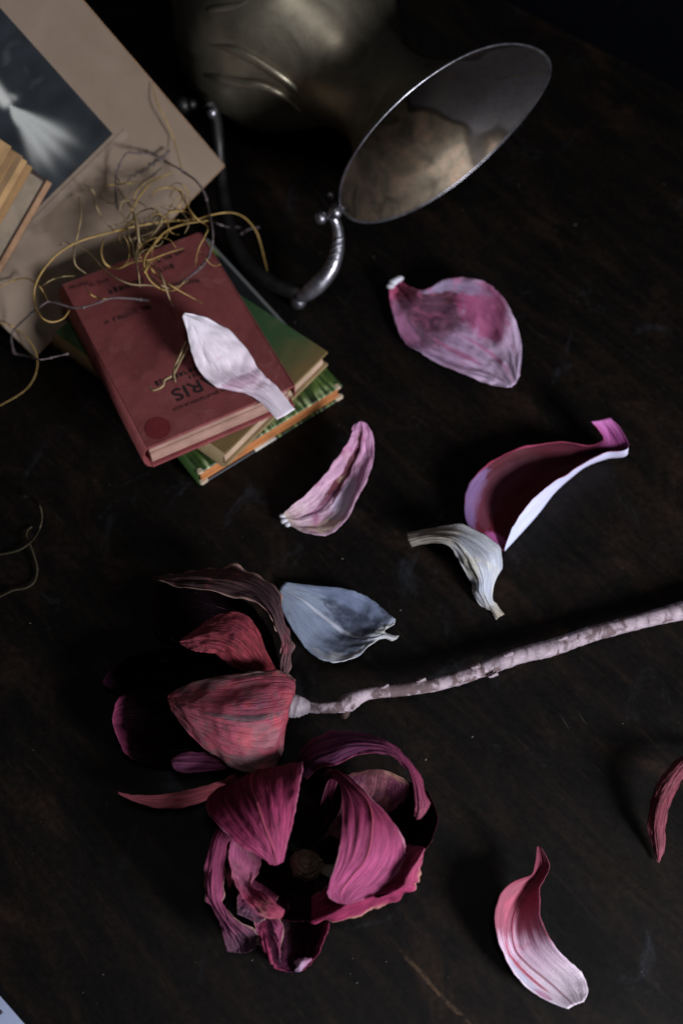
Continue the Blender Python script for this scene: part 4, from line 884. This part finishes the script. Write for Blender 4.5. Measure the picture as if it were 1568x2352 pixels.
pB([[(603, 2150, 3.6), (608, 2152, 3.9), (613, 2158, 3.6)], [(608, 2175, 3.6), (614, 2180, 3.9), (619, 2180, 3.6)], [(614, 2200, 3.2), (619, 2202, 3.4), (625, 2202, 3.2)], [(620, 2214, 2.8), (624, 2216, 2.9), (628, 2214, 2.8)]], MB['crimson'], seed=68, nu=14, nv=24)
pB([[(622, 2152, 3.4), (627, 2150, 3.6), (630, 2156, 3.4)], [(632, 2170, 3.4), (638, 2170, 3.6), (642, 2176, 3.3)], [(636, 2190, 3.0), (641, 2194, 3.2), (643, 2198, 3.0)], [(640, 2208, 2.6), (642, 2210, 2.6), (643, 2212, 2.6)]], MB['purple'], seed=69, nu=14, nv=24)
# left outer petal running round to a rounded lip
pB([[(562, 1922, 1.8), (552, 1905, 1.8), (540, 1890, 1.8)], [(531, 1926, 3.8), (515, 1912, 4.2), (500, 1903, 4.0)], [(516, 1975, 4.4), (497, 1970, 4.9), (478, 1964, 4.8)], [(511, 2030, 4.5), (490, 2026, 5.0), (469, 2020, 4.9)], [(513, 2082, 4.4), (496, 2074, 4.8), (481, 2062, 4.6)],
    [(552, 2118, 4.5), (530, 2125, 4.0), (503, 2112, 3.8)], [(584, 2134, 4.0), (550, 2150, 2.8), (512, 2150, 2.6)], [(594, 2158, 3.3), (560, 2170, 2.0), (520, 2180, 1.6)], [(588, 2180, 2.6), (562, 2190, 1.9), (528, 2186, 1.4)]], MB['purple'], seed=70, wr=.0014, ripple=.0018, nu=44, nv=76, crumple=.0014)
pB([[(575, 2085, 3.0), (600, 2100, 2.4), (640, 2110, 2.6)], [(588, 2128, 3.6), (615, 2136, 2.4), (652, 2142, 2.2)], [(597, 2165, 3.2), (616, 2178, 2.0), (642, 2192, 1.5)], [(606, 2190, 2.6), (620, 2204, 1.8), (640, 2215, 1.4)]], MB['purple'], seed=80, crumple=.0016)
pB([[(560, 2010, 1.8), (600, 2030, 1.5), (640, 2060, 1.6)], [(545, 2060, 3.2), (575, 2075, 3.0), (615, 2105, 2.6)], [(545, 2100, 3.8), (565, 2108, 3.6), (592, 2122, 3.4)]], MB['purple'], seed=81, crumple=.0010)
# left inner trough
pB([[(530, 1930, 4.0), (545, 1925, 2.6), (582, 1932, 1.6)], [(525, 1968, 4.7), (545, 1975, 3.0), (604, 1978, 1.6)], [(532, 2005, 5.1), (560, 2012, 3.4), (592, 2012, 1.9)], [(552, 2048, 5.2), (570, 2042, 4.4), (579, 2032, 3.4)], [(580, 2086, 5.1), (598, 2070, 5.2), (606, 2052, 4.7)], [(611, 2110, 4.9), (628, 2093, 5.3), (638, 2077, 5.0)], [(646, 2110, 4.7), (651, 2102, 4.8), (654, 2092, 4.8)]], MB['pinkin'], seed=71, wr=.0012, nu=44, nv=70, crumple=.0014)
# lower right rolled rim with its inner wall
pB([[(712, 2121, 3.8), (712, 2119, 4.2), (714, 2100, 2.4), (715, 2060, 1.2)], [(757, 2121, 3.9), (757, 2097, 4.8), (750, 2075, 2.4), (740, 2040, 1.2)], [(811, 2113, 4.0), (800, 2074, 5.3), (790, 2055, 2.6), (770, 2030, 1.3)], [(862, 2097, 4.2), (849, 2059, 5.6), (835, 2035, 2.8), (800, 2015, 1.3)], [(912, 2069, 4.4), (887, 2054, 5.6), (870, 2020, 2.8), (820, 2000, 1.4)],
    [(950, 2046, 4.7), (924, 2034, 5.8), (900, 2000, 3.2), (840, 1985, 1.5)], [(964, 2020, 5.0), (934, 2010, 5.9), (920, 1985, 3.6), (860, 1970, 1.8)], [(969, 1985, 5.3), (952, 1986, 5.9), (940, 1965, 4.4), (890, 1955, 2.4)], [(976, 1952, 5.6), (974, 1948, 5.8), (968, 1945, 5.0), (940, 1940, 3.4)]], MB['crimson'], MB['dark'], seed=72, wr=.0018, ripple=.0026, nu=56, nv=84, rib=0, crumple=.0022)
# arching violet petal at the top
pB([[(702, 1792, 2.4), (685, 1782, 2.6), (672, 1770, 2.2)], [(736, 1764, 4.4), (716, 1740, 4.8), (700, 1712, 3.9)], [(776, 1756, 5.7), (758, 1722, 6.0), (746, 1686, 5.0)], [(816, 1736, 6.5), (805, 1708, 6.6), (796, 1681, 5.6)], [(860, 1730, 7.0), (857, 1708, 7.0), (855, 1688, 6.0)], [(902, 1739, 7.2), (899, 1720, 7.1), (896, 1704, 6.2)],
    [(932, 1763, 7.2), (932, 1748, 7.1), (931, 1735, 6.2)], [(947, 1800, 7.0), (955, 1790, 7.0), (963, 1780, 6.2)], [(950, 1840, 6.7), (967, 1838, 6.8), (985, 1836, 6.0)], [(949, 1866, 6.4), (967, 1864, 6.6), (984, 1860, 6.0)], [(953, 1880, 6.2), (959, 1883, 6.3), (967, 1879, 6.1)]], MB['violet'], seed=73, wr=.0016, ripple=.0014, nu=40, nv=80, crumple=.0010)
# front petal hanging over the cup
pB([[(600, 1835, 1.2), (640, 1828, 1.0), (672, 1828, 1.2)], [(512, 1806, 3.5), (592, 1772, 4.0), (684, 1757, 4.2)], [(472, 1850, 5.1), (575, 1800, 6.1), (695, 1756, 6.1)], [(502, 1898, 6.2), (592, 1852, 7.0), (685, 1822, 6.9)], [(549, 1943, 6.3), (611, 1910, 7.1), (674, 1888, 6.7)], [(598, 1972, 5.9), (629, 1955, 6.4), (660, 1940, 6.2)], [(620, 1987, 5.5), (634, 1988, 5.6), (651, 1980, 5.6)]],
   MB['bright'], seed=74, wr=.0010, pleat=12, nu=64, nv=84, crumple=.0010)
# right petal folded along its midrib
pB([[(735, 1850, 1.2), (748, 1840, 1.0), (762, 1842, 1.2)], [(752, 1792, 4.0), (766, 1772, 4.4), (786, 1778, 4.0)], [(779, 1800, 6.2), (806, 1806, 6.5), (836, 1815, 6.0)], [(785, 1855, 7.0), (845, 1848, 7.0), (883, 1864, 6.1)], [(783, 1920, 7.3), (852, 1902, 7.1), (918, 1908, 5.7)], [(773, 1980, 7.1), (840, 1965, 6.8), (931, 1955, 5.3)],
    [(755, 2033, 6.5), (806, 2012, 6.3), (912, 2008, 5.1)], [(755, 2060, 6.1), (783, 2046, 5.9), (850, 2058, 5.4)], [(775, 2075, 5.8), (786, 2077, 5.8), (800, 2078, 5.7)]], MB['mauve'], seed=75, wr=.0010, pleat=12, nu=64, nv=84, rib=.0024, crumple=.0010)
# seed cone with its dry stamens
M_cone = flat('seed_cone_skin', (.15, .11, .075), .85, .5, 300, .2, .8)
tube('seed_cone', HP([(702, 1992, .8), (702, 1985, 1.6), (702, 1978, 2.6), (702, 1974, 3.2)]), [.0075, .0085, .0060, .0020], M_cone, flB, 16, 30, .5)
for k in range(34):
    a = k*2.399; rr_ = 14+22*((k % 7)/7.); x, y = 702+rr_*math.cos(a)*1.1, 1982+rr_*math.sin(a)*.9
    tube('stamen', [P(702+9*math.cos(a), 1985+7*math.sin(a), .012+.0004*(k % 9)), P((702+x)/2, (1984+y)/2, .021), P(x, y, .020+.006*math.sin(k)), P(x+4*math.sin(k*3), y+6, .017)], [.0009, .0010, .0008, .0003], M_cone, flB, 5, 8)

# ------------------------------------------------------------------ small things on the table
pp = [P(-60, 2238, .0012), P(0, 2289, .0012), P(60, 2358, .0012), P(70, 2420, .0012), P(-120, 2430, .0012)]
def slab(name, poly, th, mat):
    n = len(poly); V = [np.array(p) for p in poly]+[np.array(p)-ez*th for p in poly]
    F = [tuple(range(n))[::-1], tuple(range(n, 2*n))]+[(i, (i+1) % n, n+(i+1) % n, n+i) for i in range(n)]
    me = mesh_obj(name, V, F, mat, None, False); return me
pap = slab('paper_sheet', pp, .0011, flat('pale_blue_paper', (.34, .40, .56), .6, .12, 30, .3))
put(pap, 'corner of a pale blue sheet at the bottom left edge', 'paper')
mk = mesh_obj('paper_mark', [P(x, y, .0014) for x, y in ((-8, 2322), (3, 2320), (7, 2327), (-2, 2334), (-8, 2333))], [(0, 1, 2, 3, 4)], M_ink, pap, False)
rnd = random.Random(5); V, F = [], []
for i in range(120):
    x, y = rnd.uniform(0, 1568), rnd.uniform(0, 2352)**1.0
    c = P(x, y, .0003); r = rnd.choice((.00025, .0003, .0004, .0004, .0006, .0009))*rnd.uniform(.7, 1.3); k = len(V); a0 = rnd.uniform(0, 6)
    asp = rnd.uniform(.3, 1.)
    for j in range(4):
        a = a0+j*math.pi/2; V.append(c+np.array([math.cos(a)*r, math.sin(a)*r*asp, 0]))
    V.append(c+ez*r*.7); V.append(c-ez*.0002)
    for j in range(4): F += [(k+j, k+(j+1) % 4, k+4), (k+(j+1) % 4, k+j, k+5)]
put(mesh_obj('crumbs', V, F, flat('crumb', (.09, .078, .068), .9, .5, 90), None, False), 'scattered tiny crumbs and dust over the dark table', 'crumbs', kind='stuff')
